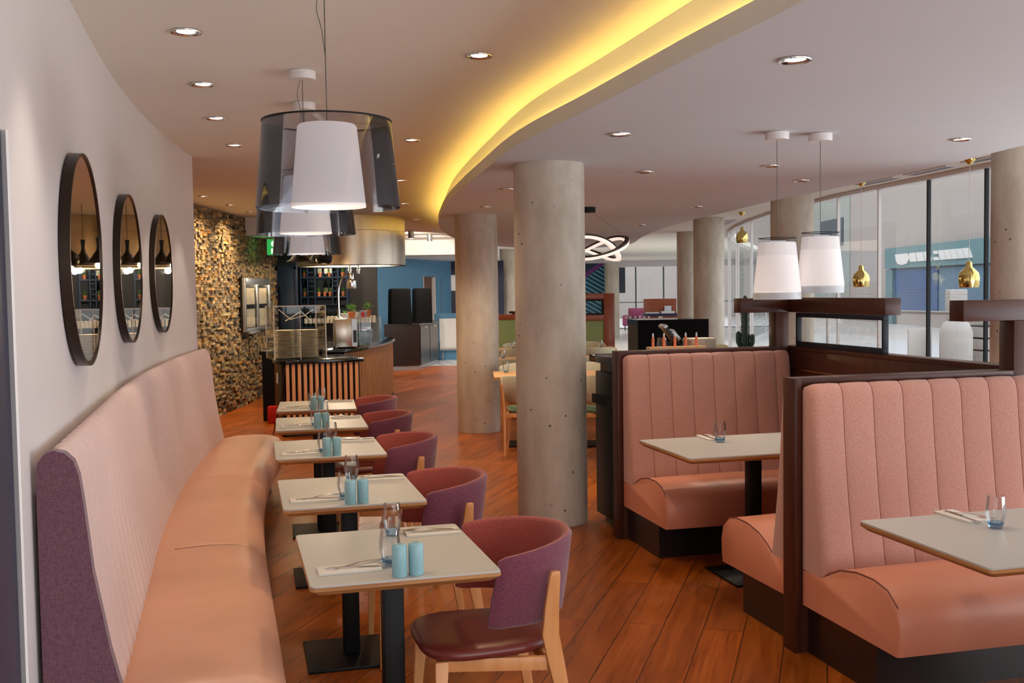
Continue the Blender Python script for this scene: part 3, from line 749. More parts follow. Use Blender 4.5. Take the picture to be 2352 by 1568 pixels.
# ------------------------------------------------------------------ booths
def uv(u,v,z=0): return tuple(BM@Vector((u,v,z)))
def partition(v,label,beam_u):
    t=thing('booth_partition',label,'partition',uv(0,v),BA,'dark wood booth partitions')
    H_=1.228
    G().box(0,0,0,.032,.105,H_).obj('end_post',MT['walnut'],t,.002)
    G().box(.032,.004,0,1.135,.101,H_-.03).obj('panel',MT['walnut'],t)
    G().box(.032,0,H_-.03,1.135,.105,H_).obj('top_rail',MT['walnut_h'],t,.002)
    G().box(1.1355,.0,0,1.23,.10,1.46).obj('tall_post',MT['walnut'],t,.002)
    G().box(beam_u,0,1.461,1.23,.10,1.558).obj('cross_beam',MT['walnut_h'],t,.002)
    return t
partition(2.243,'far dark wood booth partition with tall post and cross beam by the cactus',.875)
partition(0,'near dark wood booth partition with cross beam at the right edge',.86)
# side wall with the black framed opening and its beam
t=thing('side_screen','low dark wood side wall with a black framed window and beam joining both booth partitions','screen',uv(1.2355,.0),BA)
G().box(0,.0,0,.095,2.34,1.205).obj('panel',MT['walnut'],t,.002)
G().box(-.004,.11,1.075,-.0005,2.23,1.081).obj('inlay_line',MT['brass'],t)
G().box(-.003,.0,1.2055,.098,2.34,1.234).obj('top_rail',MT['walnut_h'],t,.002)
f=G(); f.box(-.012,1.157,1.2345,.024,2.14,1.268).box(-.012,1.157,1.430,.024,2.14,1.459).box(-.012,1.157,1.268,.024,1.174,1.430).box(-.012,2.123,1.268,.024,2.14,1.430)
f=f.obj('window_frame',MT['ink'],t,.002)
G().box(.003,1.174,1.268,.008,2.123,1.430).obj('window_glass',MT['pane'],f,smooth=0)
G().box(-.005,1.15,1.4605,.10,2.34,1.558).obj('top_beam',MT['walnut_h'],t,.002)
def bench(v,face,label,off=0):
    """face=-1: seat on the camera side of the partition, +1: on the far side"""
    M=Matrix.Translation((0,v,0))@Matrix.Diagonal((1,-face*-1 if False else face,1,1))
    t=thing('booth_bench',label,'bench',uv(0,v),BA,'pink booth benches')
    D=Matrix.Diagonal((1,face,1,1))
    u0,u1=.035,1.20
    # back: profile (v, z) lofted along u with stitched channels
    prof=[(.005,.38),(.005,1.17),(.02,1.20),(.05,1.208),(.075,1.19),(.088,1.15),(.105,.95),(.135,.70),(.165,.52),(.185,.41),(.19,.38)]
    seams=[.185+.15*k for k in range(7)]
    st=[(u0,.03),(u0+.006,.012),(u0+.02,.003),(u0+.04,0)]
    for s in seams: st+=[(s-.05,-.001),(s-.012,.0015),(s-.004,.0035),(s,.0055),(s+.004,.0035),(s+.012,.0015),(s+.05,-.001)]
    st+=[(u1-.04,0),(u1-.02,.003),(u1-.006,.012),(u1,.03)]
    loops=[]
    for u,k in st:
        loops.append([(u,max(.005,p[0]-(k if p[0]>.01 else 0)),p[1]-(k*.8 if p[1]>1.1 else 0)) for p in prof])
    bk_=G().loft(loops,M=D).obj('backrest',MT['pink_cloth'],t,smooth=60)
    sg=G()
    for s in seams: sg.tube([D@Vector((s,p[0]-.0048,p[1]-(.0040 if p[1]>1.1 else 0))) for p in prof[2:-1]],.0016,5)
    sg.obj('stitching',MT['stitch_pink'],bk_,smooth=0)
    sp_=[(.005,.22),(.005,.375),(.17,.385),(.22,.415),(.30,.45),(.42,.472),(.54,.474),(.63,.455),(.695,.405),(.715,.33),(.71,.25),(.70,.215)]
    loops=[]
    for u,k in ((u0,.012),(u0+.004,.004),(u0+.012,0),(u0+.25,-.004),((u0+u1)/2,-.007),(u1-.25,-.004),(u1-.012,0),(u1-.004,.004),(u1,.012)):
        loops.append([(u,p[0]-(k if p[0]>.5 else 0),p[1]-(k if p[1]>.36 and p[0]>.2 else 0)) for p in sp_])
    s=G().loft(loops,M=D).obj('seat',MT['pink_leather'],t,smooth=50)
    G().tube([D@Vector((u0+.004,p[0],p[1]+.001)) for p in sp_[2:9]],.0028,6).obj('piping',MT['piping'],s)
    G().box(u0+.03,.006,0,u1,.52,.213,D).obj('plinth',MT['espresso'],t)
bench(0,-1,'pink booth bench with ribbed back at the right edge of the picture')
bench(.105,1,'pink booth bench facing away behind the near partition post')
bench(2.243,-1,'pink booth bench with ribbed back under the cactus partition')
partition(-2.243,'dark wood booth partition nearest the camera, out of frame on the right',.86)  # out-of-frame booth half, included to block light from the near bench front
bench(-2.138,1,'pink booth bench out of frame on the right, facing the near booth table')
bt=make_table('booth_table','white booth table nearer the camera at the right edge',1.10,.72,'white booth tables',uv(.43,-1.035),BA,(0,))
dup(bt,uv(.43,1.2175),BA,'white booth table between the two facing pink benches')
put(tum,uv(.275,-.934,.7502),0,'tumbler on the booth table at the right edge')
put(tum,uv(.284,1.335,.7502),0,'tumbler on the booth table between the facing benches')
put(nap,uv(.275,-.745,.7502),BA+R(92),'napkin on the booth table at the right edge')
put(nap,uv(.295,1.50,.7502),BA+R(88),'napkin on the booth table between the facing benches')
put(fk,uv(.30,-.76,.7585),BA+R(-64),'fork on the booth table at the right edge')
put(kn,uv(.265,-.77,.7586),BA+R(-92),'knife on the booth table at the right edge')
put(fk,uv(.31,1.5,.7585),BA+R(-70),'fork on the booth table between the facing benches')
put(kn,uv(.285,1.49,.7586),BA+R(-90),'knife on the booth table between the facing benches')
# ------------------------------------------------------------------ waiter station behind the far partition, with the things on it
t=thing('waiter_station','black waiter station backing onto the far booth partition','cabinet',uv(0,2.352),BA)
G().box(.06,0,.06,1.13,.50,1.06).obj('body',MT['black_metal'],t,.002)
G().box(.11,.03,0,1.02,.46,.06).obj('plinth',MT['black_plastic'],t)
G().box(.03,0,1.125,1.13,.55,1.175).obj('worktop',MT['black_top'],t,.003)
G().box(.09,.01,1.0605,1.12,.48,1.1245).obj('recess',MT['black_plastic'],t)
G().box(.03,.0,.84,.06,.5,.90).obj('handle_ledge',MT['black_metal'],t)
def st(u,v,z=1.1752): return uv(u,2.352+v,z)
t=thing('pen_block','pale wooden block holding five orange tubes on the waiter station','holder',st(.51,.12),BA)
G().box(-.205,-.035,0,.205,.035,.062).obj('block',MT['oak'],t,.002)
for k in range(5):
    o=thing('gel_tube','%s orange gel tube from the left in the pale wooden block'%ORD[k],'tube',st(.51-.169+k*.0795,.12,1.2375),BA,'orange tubes in the block')
    G().lathe([(.0005,0),(.0095,0),(.0095,.055),(.006,.066)],12,cap=True).obj('tube',MT['orange_gel'],o)
    G().lathe([(.0062,.0665),(.0062,.08),(.004,.092),(.0005,.093)],12).obj('cap',MT['white_gloss'],o)
o=put(tum,st(.46,.25),0,'tumbler behind the pale block of orange tubes'); 
t=thing('menu_stack_tray','stack of cream menu cards beside the cactus on the waiter station','menus',st(.74,.25),BA)
g=G()
for k in range(13): g.cbox(random.uniform(-.004,.004),random.uniform(-.004,.004),.0055+k*.0082,.18,.16,.0070)
g.obj('cards',MT['menu_stack'],t)
t=thing('till_screen','black till screen with silver edge standing on the waiter station','till',st(.62,.465),BA+R(-12))
t.scale=(.85,.85,.85)
G().lathe([(.075,0),(.078,.008),(.03,.03),(.026,.09)],20).obj('foot',MT['black_plastic'],t)
T=Matrix.Translation((0,0,.13))@Matrix.Rotation(R(-38),4,'Y')
G().box(-.012,-.12,-.1,.012,.12,.1,T).obj('screen',MT['black_plastic'],t,.004)
G().box(-.016,-.125,.098,.02,.125,.125,T).obj('top_edge',MT['silver_frame'],t,.006)
G().box(.013,-.07,-.06,.05,.07,.05,T).obj('rear_housing',MT['silver_frame'],t,.012)
# cactus
t=thing('cactus','tall dark green ribbed cactus with two arms on the waiter station','cactus',st(1.025,.12),0)
def cact(h,r,base,bend=None):
    g=G(); loops=[]; n=20
    m=22
    for i in range(m+1):
        z=h*i/m; k=min(1,(1-i/m)*7)**.5 if i>m-4 else 1; rr=r*(k if i<m else .12)*(1+.05*sin(i*2.1))
        ox,oy=(bend(i/m) if bend else (0,0))
        loops.append([(base[0]+ox+rr*(1+.22*cos(a*5))*cos(a),base[1]+oy+rr*(1+.22*cos(a*5))*sin(a),base[2]+z) for a in [2*pi*k2/n for k2 in range(n)]])
    return g.loft(loops)
stem=cact(.40,.025,(0,0,.0)).obj('stem',MT['dark_leaf'],t,smooth=60)
g=G()
for k in range(60):
    a=(k%5)*2*pi/5; z=.02+.365*(k//5)/12; 
    x,y=.032*cos(a),.032*sin(a); g.bar((x*.9,y*.9,z),(x*1.35,y*1.35,z+.002),.003,.003,(0,0,1),w2=.0006,h2=.0006)
g.obj('spines',MT['napkin'],stem,smooth=0)
for s,h in ((-1,.125),(1,.105)):
    cact(h,.016,(s*.022,-.004,.03),lambda f,s=s:(s*.026*sin(min(1,f*2)*pi/2),0)).obj('arm',MT['dark_leaf'],t,smooth=60)
# ------------------------------------------------------------------ black host desk farther back
t=thing('host_desk','black host desk with pale side panel beyond the waiter station','desk',(1.48,9.6,0),R(6))
G().box(-.33,-.02,0,.33,.0,1.345).obj('front_panel',MT['black_cloth'],t)
G().box(-.33,.002,0,.305,.42,1.30).obj('body',MT['black_metal'],t)
G().box(.3055,.0,0,.335,.42,1.33).obj('side_panel',MT['silver_frame'],t)
G().box(-.33,.002,1.3005,.305,.44,1.345).obj('worktop',MT['black_top'],t)

# ------------------------------------------------------------------ slatted counter with the plate case
CA=Vector((-2.57,11.83,0)); CB=Vector((-1.76,12.19,0)); ca=math.atan2(CB.y-CA.y,CB.x-CA.x); CL=(CB-CA).length
t=thing('slatted_counter','short counter with vertical wood slats and black worktop before the stone wall','counter',CA,ca)
G().prism([(0,.03),(CL-.02,.03),(CL-.02,1.0),(.16,1.0)],0,.83).obj('body',MT['black_metal'],t)
g=G(); n=13
for k in range(n):
    x=.02+k*(CL-.08)/(n-1); g.box(x-.018,.0,.06,x+.020,.0295,.828)
g.obj('slats',MT['slat'],t,.002)
wt=[(CL+.02,-.03),(CL+.02,1.0),(.08,1.0),(-.04,.55),(-.085,.28),(-.085,.12),(-.055,.02),(0,-.03)]
G().prism(wt,.8305,.868).obj('worktop',MT['black_top'],t,.003)
pp=spline([Vector((-.012,.012,0)),Vector((-.035,.06,0)),(-.035,.2,0),(-.0,.5,0),(.13,1.0,0)],5)
G().loft([[(p.x,p.y,0.02),(p.x+.012,p.y+.012,.02),(p.x+.012,p.y+.012,.83),(p.x,p.y,.83)] for p in pp]).obj('side_panel',MT['bronze'],t)
G().tube([(-.01,-.02,.80),(-.04,-.03,.66),(-.06,-.02,.46),(-.1,.0,.28),(-.14,.1,.03)],.006,6).obj('power_cable',MT['black_plastic'],t)
G().box(-.052,.2,.6,-.040,.27,.72).obj('socket',MT['white_gloss'],t)
t=thing('red_box','small red metal box on the floor below the counter corner','box',(-3.03,13.16,0),0)
G().box(-.058,-.06,0,.058,.06,.215).obj('body',MT['red_paint'],t,.006); G().box(-.045,-.0635,.03,.045,-.0602,.06).obj('plate',MT['red_paint'],t)
t=thing('red_box_post','slim brown post standing behind the red metal box','post',(-2.985,13.26,0))
G().lathe([(.036,0),(.036,.008),(.036,.012),(.036,.80),(.0005,.81)],20).obj('pole',MT['kraft'],t)
CMAT=Matrix.Translation(CA)@Matrix.Rotation(ca,4,'Z')
def ct(x,y,z=.8683): return tuple(CMAT@Vector((x,y,z)))
t=thing('plate_case','clear acrylic case around the stacked plates on the counter','display case',ct(.22,.42),ca)
for a,b,c,d,nm in ((-.30,-.225,-.294,.25,'side'),(.294,-.225,.30,.25,'side'),(-.294,-.231,.294,-.225,'front')):
    G().box(a,b,.0,c,d,.62).obj(nm+'_panel',MT['acrylic'],t,smooth=0)
G().box(-.30,-.231,.6205,.30,.25,.626).obj('lid_panel',MT['acrylic'],t,smooth=0)
g=G()
for a in (-.30,.30):
    for b in (-.228,.247): g.box(a-.005,b-.005,0,a+.005,b+.005,.62)
for b in (-.228,.247): g.box(-.3,b-.004,.612,.3,b+.004,.62)
g.box(-.004,-.236,0,.004,-.2315,.62)
g.obj('edge_trim',MT['white_metal'],t,smooth=0)
g=G(); g.tube([(-.2,.0,.58),(-.05,.05,.46),(.1,.0,.5),(.22,.05,.57)],.006,6); g.tube([(-.1,.1,.44),(.06,-.02,.55),(.2,.1,.44)],.006,6); g.obj('hinge_bars',MT['white_metal'],t)
pl=tag(G().lathe([(.0005,.0),(.075,.0),(.085,.004),(.130,.0115),(.134,.0135),(.133,.0155),(.127,.0145),(.083,.0075),(.0005,.006)],28,cap=False).obj('plate',MT['ceramic'],smooth=50),'plate','plate')
for sx,lab,grp,n in ((-.125,'beige plate in the left stack inside the clear acrylic case','left plate stack',20),(.14,'beige plate in the right stack inside the clear acrylic case','right plate stack',20)):
    for k in range(n):
        o=pl if (k==0 and sx<0) else pl.copy()
        if o is not pl: COL.objects.link(o)
        o.location=ct(.22+sx+random.uniform(-.002,.002),.46,.8685+k*.0168); o['label']=lab; o['group']=grp; o['category']='plate'
# curved counter behind
cur=[(-3.2,13.35),(-2.15,13.43),(-2.02,14.0),(-1.95,14.7),(-1.91,15.4),(-1.88,16.3),(-1.93,16.75),(-2.15,17.15),(-2.6,17.35),(-3.2,17.4)]
cs=[(p.x,p.y) for p in spline([Vector(c+(0,)) for c in cur[1:-1]],6)]
t=thing('curved_counter','long curved bar counter with fine wood slats and black top under the steel hood','counter',(-2.3,15.5,0))
iv=Matrix.Translation((2.3,-15.5,0))
full=[cur[0]]+cs+[cur[-1]]
G().prism(inset(full,.0005),0,.855,iv).obj('body',MT['black_metal'],t)
g=G(); acc=0; last=None
for i in range(len(cs)-1):
    a=Vector(cs[i]);b=Vector(cs[i+1]);L=(b-a).length; d=(b-a)/L; x=acc
    while x<L:
        p=a+d*x; g.cbox(p.x,p.y,.455,.033,.006,.80,math.atan2(d.y,d.x),iv); x+=.066
    acc=x-L
s=g.obj('slats',MT['slat'],t,smooth=0)
G().prism(inset(full,-.035),.856,.90,iv).obj('worktop',MT['black_top'],t,.003)
# steel hood
t=thing('extractor_hood','large round brushed steel extractor hood hanging above the bar','hood',(-2.43,16.05,2.04))
G().lathe([(.8,.0),(.815,.0),(.815,.50),(.81,.503),(.815,.506),(.815,ZU-2.04-.001)],72,cap=False).obj('drum',MT['steel'],t,smooth=30)
G().lathe([(.0005,.05),(.80,.05),(.80,.06),(.0005,.06)],48,cap=False).obj('underside',MT['black_metal'],t)
G().lathe([(.79,-.012),(.822,-.012),(.822,.0),(.79,.0)],72,cap=False).obj('bottom_rim',MT['black_metal'],t)
for a,b in ((.05,-.55),(.17,-.52)): G().lathe([(.022,-.13),(.026,-.06),(.016,-.05),(.012,.05)],12,Matrix.Translation((a,b,0))).obj('sprinkler',MT['chrome'],t)
# things on the curved counter
t=thing('counter_oven','steel box oven on the curved counter behind the plate case','oven',(-2.2,13.82,.9003),R(14))
G().box(-.14,-.16,.02,.14,.3,.39).obj('body',MT['steel'],t,.006)
G().box(.07,-.175,.03,.138,-.1605,.385).obj('front_panel',MT['silver_frame'],t)
G().box(.085,-.18,.08,.13,-.1755,.24).obj('window',MT['black_plastic'],t)
g=G()
for a in (-.12,.12):
    for b in (-.14,.28): g.lathe([(.015,0),(.015,.02)],10,Matrix.Translation((a,b,0)))
g.obj('feet',MT['black_plastic'],t)
t=thing('heat_lamp','chrome heat lamp on a curved arm above the steel oven','lamp',(-2.30,13.95,1.2905))
G().lathe([(.07,0),(.07,.012),(.02,.02),(.016,.12)],20).obj('base',MT['chrome'],t)
G().tube(spline([(0,0,.1),(0,0,.30),(.01,0,.42),(.05,0,.53),(.1,0,.585),(.155,0,.60)],6),.011,8).obj('arm',MT['chrome'],t)
G().lathe([(.03,.60),(.035,.56),(.035,.52),(.062,.50),(.068,.42),(.062,.395),(.055,.395),(.06,.42),(.055,.49),(.02,.51)],28,Matrix.Translation((.175,0,0)),cap=False).obj('lamp_head',MT['chrome'],t)
G().sphere((.175,0,.46),.025,12,8).obj('bulb',MT['opal'],t)
# glass display along the curve
t=thing('glass_display','low glass food display along the curved counter','display case',(-2.03,14.95,.9003),R(86))
for a,b,c,d,nm in ((-.75,-.012,.75,-.006,'front'),(-.75,.30,.75,.306,'rear'),(-.756,-.012,-.75,.306,'end'),(.75,-.012,.756,.306,'end')):
    G().box(a,b,0,c,d,.37).obj(nm+'_pane',MT['acrylic'],t,smooth=0)
G().box(-.756,-.012,.3705,.756,.306,.3765).obj('top_pane',MT['acrylic'],t,smooth=0)
g=G()
for a in (-.753,0,.753): g.box(a-.006,-.016,0,a+.006,-.0125,.37)
g.obj('corner_trim',MT['chrome'],t)
G().box(-.74,.0,.18,-.25,.28,.186).obj('shelf',MT['acrylic'],t,smooth=0)
DM=Matrix.Translation((-2.03,14.95,.9003))@Matrix.Rotation(R(86),4,'Z')
for k,(x,h,r,m,lab) in enumerate(((.2,.2,.09,'teal_glass','large teal jar inside the glass display, nearer one'),(.5,.22,.1,'teal_glass','large teal jar inside the glass display, farther one'),(-.45,.15,.08,'kraft','brown jar inside the glass display by the oven'))):
    o=thing('storage_jar',lab,'jar',tuple(DM@Vector((x,.15,.0005))))
    G().lathe([(r*.9,0),(r,.02),(r,h*.75),(r*.7,h*.85),(r*.7,h*.88)],20).obj('jar',MT[m],o); G().lathe([(r*.75,h*.88),(r*.75,h)],20).obj('lid',MT['chrome'],o)
# potted plants
def plant(h,r,bush,leafs=70,pot='terracotta',seed=1,tall=1.0):
    rnd=random.Random(seed)
    t=thing('potted_herb','x','potted plant')
    G().lathe([(.0005,0),(r*.72,0),(r*.95,h*.8),(r*1.05,h*.8),(r*1.05,h),(r*.93,h),(r*.9,h*.9),(.0005,h*.9)],20,cap=False).obj('pot',MT[pot],t,smooth=40)
    g=G()
    for k in range(leafs):
        a=rnd.uniform(0,2*pi); e=rnd.uniform(0,1)**.6; b=bush*rnd.uniform(.45,1)
        c=Vector((cos(a)*b*e,sin(a)*b*e,h+bush*.25+tall*bush*.9*rnd.uniform(.1,1)*(1-.5*e*e))); l=bush*rnd.uniform(.28,.42)
        d=Vector((cos(a+rnd.uniform(-.6,.6)),sin(a+rnd.uniform(-.6,.6)),rnd.uniform(-.3,.6))).normalized(); s=d.cross(Vector((0,0,1))).normalized()*l*.42; n=s.cross(d).normalized()*l*.12
        g.add([c-d*l*.5,c-s*.8+n,c+d*l*.5,c+s*.8+n,c-n,],[(0,1,4),(1,2,4),(2,3,4),(3,0,4)])
    for k in range(6):
        a=k*1.05; g.tube([(0,0,h*.9),(cos(a)*bush*.4,sin(a)*bush*.4,h+bush*.5)],.003,5)
    g.obj('leaves',MT['leaf'],t,smooth=0)
    return t
p1=plant(.095,.055,.10,90,seed=3)
def putp(root,loc,label,sc=None,group=None):
    if root.name not in first:
        first[root.name]=1; root.location=loc; root['label']=label
        if sc: root.scale=(sc,)*3
        if group: root['group']=group
        return root
    return dup(root,loc,random.uniform(0,6),label,group,sc)
disp=lambda x,y:tuple(DM@Vector((x,y,.3768)))
putp(p1,disp(-.52,.14),'basil in a terracotta pot on the left of the glass display top')
putp(p1,disp(.55,.14),'basil in a terracotta pot on the right of the glass display top')
pw=plant(.075,.05,.045,26,'white_gloss',5)
putp(pw,disp(-.68,.2),'white pot with small red tomatoes at the left end of the glass display top')
putp(pw,disp(-.2,.17),'white pot between the two basil pots on the glass display top')
for k,(x,y) in enumerate(((.05,.1),(.14,.2),(.24,.12))):
    o=thing('glass_jar',['glass jar of red sweets beside the white pot on the display','glass jar of straws in the middle of the display top','glass jar of spoons next to the right basil pot'][k],'jar',disp(x,y))
    G().lathe([(.0005,0),(.04,0),(.042,.1),(.039,.1),(.037,.004),(.0005,.004)],18,cap=False).obj('jar',MT['acrylic'],o); G().lathe([(.0005,.006),(.033,.006),(.033,.07),(.0005,.072)],14,cap=False).obj('contents',MT[['red_paint','label','kraft'][k]],o)
# ------------------------------------------------------------------ wall shelves behind the bar
t=thing('bar_shelves','black wall shelving unit with cubby holes behind the bar','shelves',(-3.32,18.7,0))
g=G()
X=[-.41,-.285,-.16,.155,.25,.41]
for x in X: g.box(x-.009,-.14,1.43 if abs(x)<.4 else 1.02,x+.009,.12,2.35)
for z in (1.02,1.56,1.905,2.335): g.box(-.41,-.14,z-.012,.41,.12,z+.012)
for z in (1.66,1.75,1.84,2.0,2.09,2.18): g.box(-.285,-.14,z-.008,-.16,.12,z+.008); g.box(.155,-.14,z-.008,.25,.12,z+.008)
g.box(-.41,-.14,1.42,.41,.12,1.43); g.box(-.42,.12,.95,.42,.135,2.36)
g.obj('carcass',MT['dark_blue'],t,smooth=0)
G().box(-.42,-.14,.05,.42,.13,.94).obj('base_cabinet',MT['black_metal'],t)
S=lambda x,z,y=-.02:(-3.32+x,18.7+y,z+.0125)
ps=plant(.075,.034,.040,110,seed=9,tall=2.0)
for x,lab in ((-.35,'basil pot in the far left cubby of the lower shelf row'),(-.105,'basil pot left of the wide lower cubby'),(-.0,'second basil pot in the wide lower cubby'),(.095,'third basil pot in the wide lower cubby'),(.33,'basil pot in the right lower cubby under the heat lamp')):
    putp(ps,S(x,1.56,-.06),lab,None,'basil pots on the bar shelves')
for x,lab in ((-.35,'herb pot in the far left cubby of the upper shelf row'),(-.08,'herb pot left in the wide upper cubby'),(.085,'herb pot right in the wide upper cubby'),(.33,'herb pot in the right upper cubby behind the heat lamp')):
    putp(ps,S(x,1.905,-.06),lab,.95,'herb pots on the upper bar shelf')
wb=thing('wine_bottle','x','bottle',group='bottles on the bar shelves')
G().lathe([(.0005,0),(.036,0),(.037,.01),(.037,.19),(.03,.215),(.014,.245),(.0135,.295),(.0005,.296)],16,cap=False).obj('glass',MT['bottle'],wb,smooth=40)
G().lathe([(.0373,.06),(.0373,.15)],16,cap=False).obj('label',MT['label'],wb)
for x,z,lab in ((-.36,1.56,'wine bottle behind the far left lower basil pot'),(.0,1.56,'wine bottle behind the second basil pot'),(.1,1.56,'wine bottle at the right of the wide lower cubby'),(.01,1.905,'white labelled bottle in the middle of the wide upper cubby'),(.1,1.905,'white labelled bottle at the right of the wide upper cubby'),(-.105,1.905,'white labelled bottle at the left of the wide upper cubby')):
    put(wb,S(x,z,.06),0,lab)
for k in range(10):
    o=dup(wb,S(-.349+k*.0776,1.02,-.05),0,'wine bottle standing in the row of the lowest open shelf','wine bottles in the lowest shelf row')
wr=thing('wine_rack','pale scalloped wine display rack with tilted bottles below the shelves','rack',(-2.78,18.45,0))
G().box(-.48,-.05,.0,.4,.1,1.10).obj('stand',MT['black_metal'],wr)
g=G()
for k in range(14): g.box(-.47+k*.062,-.06,1.1005,-.435+k*.062,.09,1.22)
g.obj('scalloped_rail',MT['paper'],wr)
# black bar lamps
bl=thing('black_pendant','x','pendant lamp')
G().lathe([(.006,.30),(.028,.30),(.02,.2),(.03,.15),(.11,.03),(.165,.0),(.162,-.005),(.105,.02),(.02,.14)],36,cap=False).obj('shade',MT['black_metal'],bl,smooth=50)
G().lathe([(.0005,.012),(.09,.012)],24,cap=False).obj('inner_glow',MT['warm_glow'],bl)
G().tube([(0,0,.29),(0,0,.735)],.004,6).obj('cord',MT['black_plastic'],bl)
bl.location=(-2.62,13.0,2.026); bl['label']='black bell shaped pendant lamp above the bar, left one'
dup(bl,(-2.50,13.55,2.026),0,'black bell shaped pendant lamp above the bar, behind the left one')
b2=thing('black_pendant','rounded black bowl pendant lamp above the bar, right one','pendant lamp',(-2.29,12.85,1.985))
G().lathe([(.006,.20),(.03,.18),(.09,.13),(.106,.08),(.095,.03),(.07,.0),(.066,.0),(.09,.03),(.1,.08),(.085,.12),(.0,.16)],36,cap=False).obj('shade',MT['black_metal'],b2,smooth=60)
G().tube([(0,0,.195),(0,0,.775)],.004,6).obj('cord',MT['black_plastic'],b2)
# exit sign
t=thing('exit_sign','lit green and white exit sign hanging by the stone wall','sign',(-3.62,16.0,2.22),R(12))
G().box(-.09,-.012,.0,.09,.012,.24).obj('panel',MT['exit_green'],t,.004)
G().lathe([(.0005,-.014),(.05,-.014),(.05,.014),(.0005,.014)],20,Matrix.Translation((.02,0,.17))@Matrix.Rotation(R(90),4,'X'),cap=False).box(-.03,-.014,.02,.07,.014,.1).obj('pictogram',MT['exit_white'],t)
G().tube([(0,0,.24),(0,0,.28)],.006,6).obj('bracket',MT['white_metal'],t)
# menu case on the stone wall
t=thing('menu_case','silver framed menu display case on the stone wall','display case',(-3.915,15.92,1.08),R(90))
W2,H2=.80,.79
G().box(-W2,-.0,.0,W2,-.03,H2).obj('back_board',MT['black_plastic'],t)
g=G(); g.box(-W2,-.075,.0,-W2+.06,-.0305,H2).box(W2-.06,-.075,0,W2,-.0305,H2).box(-W2+.06,-.075,H2-.10,W2-.06,-.068,H2).box(-W2+.06,-.068,H2-.012,W2-.06,-.0305,H2).box(-W2+.06,-.075,0,W2-.06,-.0305,.05).box(-.04,-.07,.05,.04,-.0305,H2-.1)
g.obj('frame',MT['silver_frame'],t,.004)
for x,nm in ((-.39,'a'),(.39,'b')):
    for z0,z1 in ((.06,.33),(.40,.64)): 
        s=G().box(x-.3,-.036,z0,x+.3,-.0305,z1).obj('menu_sheet',MT['paper'],t)
    G().box(x-.33,-.066,.05,x+.33,-.062,H2-.1).obj('glass_door',MT['acrylic'],t,smooth=0)
G().box(-W2+.08,-.064,H2-.05,W2-.08,-.044,H2-.03).obj('lamp_strip',MT['case_lamp'],t)
G().box(-.6,-.12,-.035,-.1,-.0,-.002).obj('ledge',MT['silver_frame'],t,.004)
# ------------------------------------------------------------------ covered machines on the dark cabinet, far
t=thing('side_cabinet','dark wood cabinet with two side doors below the covered machines','cabinet',(-2.3,22.5,0))
cabp=[(-.35,-.80),(.36,-.58),(.61,1.35),(-.1,1.45)]
G().prism(cabp,.08,.93).obj('body',MT['espresso'],t)
G().prism([(x*.98,y*.98) for x,y in cabp],0,.0799).obj('plinth',MT['silver_frame'],t)
G().prism([(x*1.03,y*1.02) for x,y in cabp],.9302,.96).obj('worktop',MT['espresso'],t)
e0=Vector((.36,-.58,0)); e1=Vector((.61,1.35,0)); ed=(e1-e0).normalized(); en=Vector((ed.y,-ed.x,0))
for k in range(2):
    a=e0+ed*(.03+k*.95); b=e0+ed*(.93+k*.95)
    d=G().prism([tuple((a+en*.002).xy),tuple((b+en*.002).xy),tuple((b+en*.022).xy),tuple((a+en*.022).xy)],.1,.91).obj('door',MT['espresso'],t)
    h=(a+b)/2+en*.035; G().cbox(h.x,h.y,.87,.02,.22,.02,math.atan2(ed.y,ed.x)-pi/2).obj('handle',MT['chrome'],d)
for x,y,w_,d_,lab in ((-2.36,22.1,.44,.6,'black cloth cover over the left machine on the dark cabinet'),(-1.95,22.75,.34,.8,'black cloth cover over the right machine on the dark cabinet')):
    t=thing('machine_cover',lab,'cover',(x,y,.9602),R(12))
    lo=lambda s,z:[(a*s,b*s,z) for a,b in rrect(w_,d_,.05)]
    G().loft([lo(1.06,0),lo(1.04,.12),lo(1.0,.4),lo(.97,.68),lo(.9,.735),lo(.6,.745)]).obj('cloth',MT['black_cloth'],t,smooth=50)
    G().loft([[(w_*.5*(1.075),-d_*.2,0),(w_*.5*(1.075),d_*.25,0),(w_*.5*1.0,d_*.25,.66),(w_*.5*1.0,-d_*.2,.66)],[(w_*.54+.01,-d_*.2,0),(w_*.54+.01,d_*.25,0),(w_*.5+.012,d_*.25,.66),(w_*.5+.012,-d_*.2,.66)]]).obj('side_stripe',MT['blue_wall'],t)
t=thing('low_screen','low white screen with chrome foot rail beside the dark cabinet','screen',(-1.72,24.85,0),R(8))
G().box(0,0,.27,1.2,.05,.98).obj('panel',MT['white_gloss'],t)
g=G(); g.tube([(.0,-.05,.25),(1.2,-.05,.25)],.02,8)
for a in (.06,1.1): g.tube([(a,-.05,0),(a,-.05,.25)],.02,8)
g.obj('foot_rail',MT['chrome'],t)
G().box(-.1,.06,0,1.25,.2,1.1).obj('rear_wall',MT['blue_wall'],t)
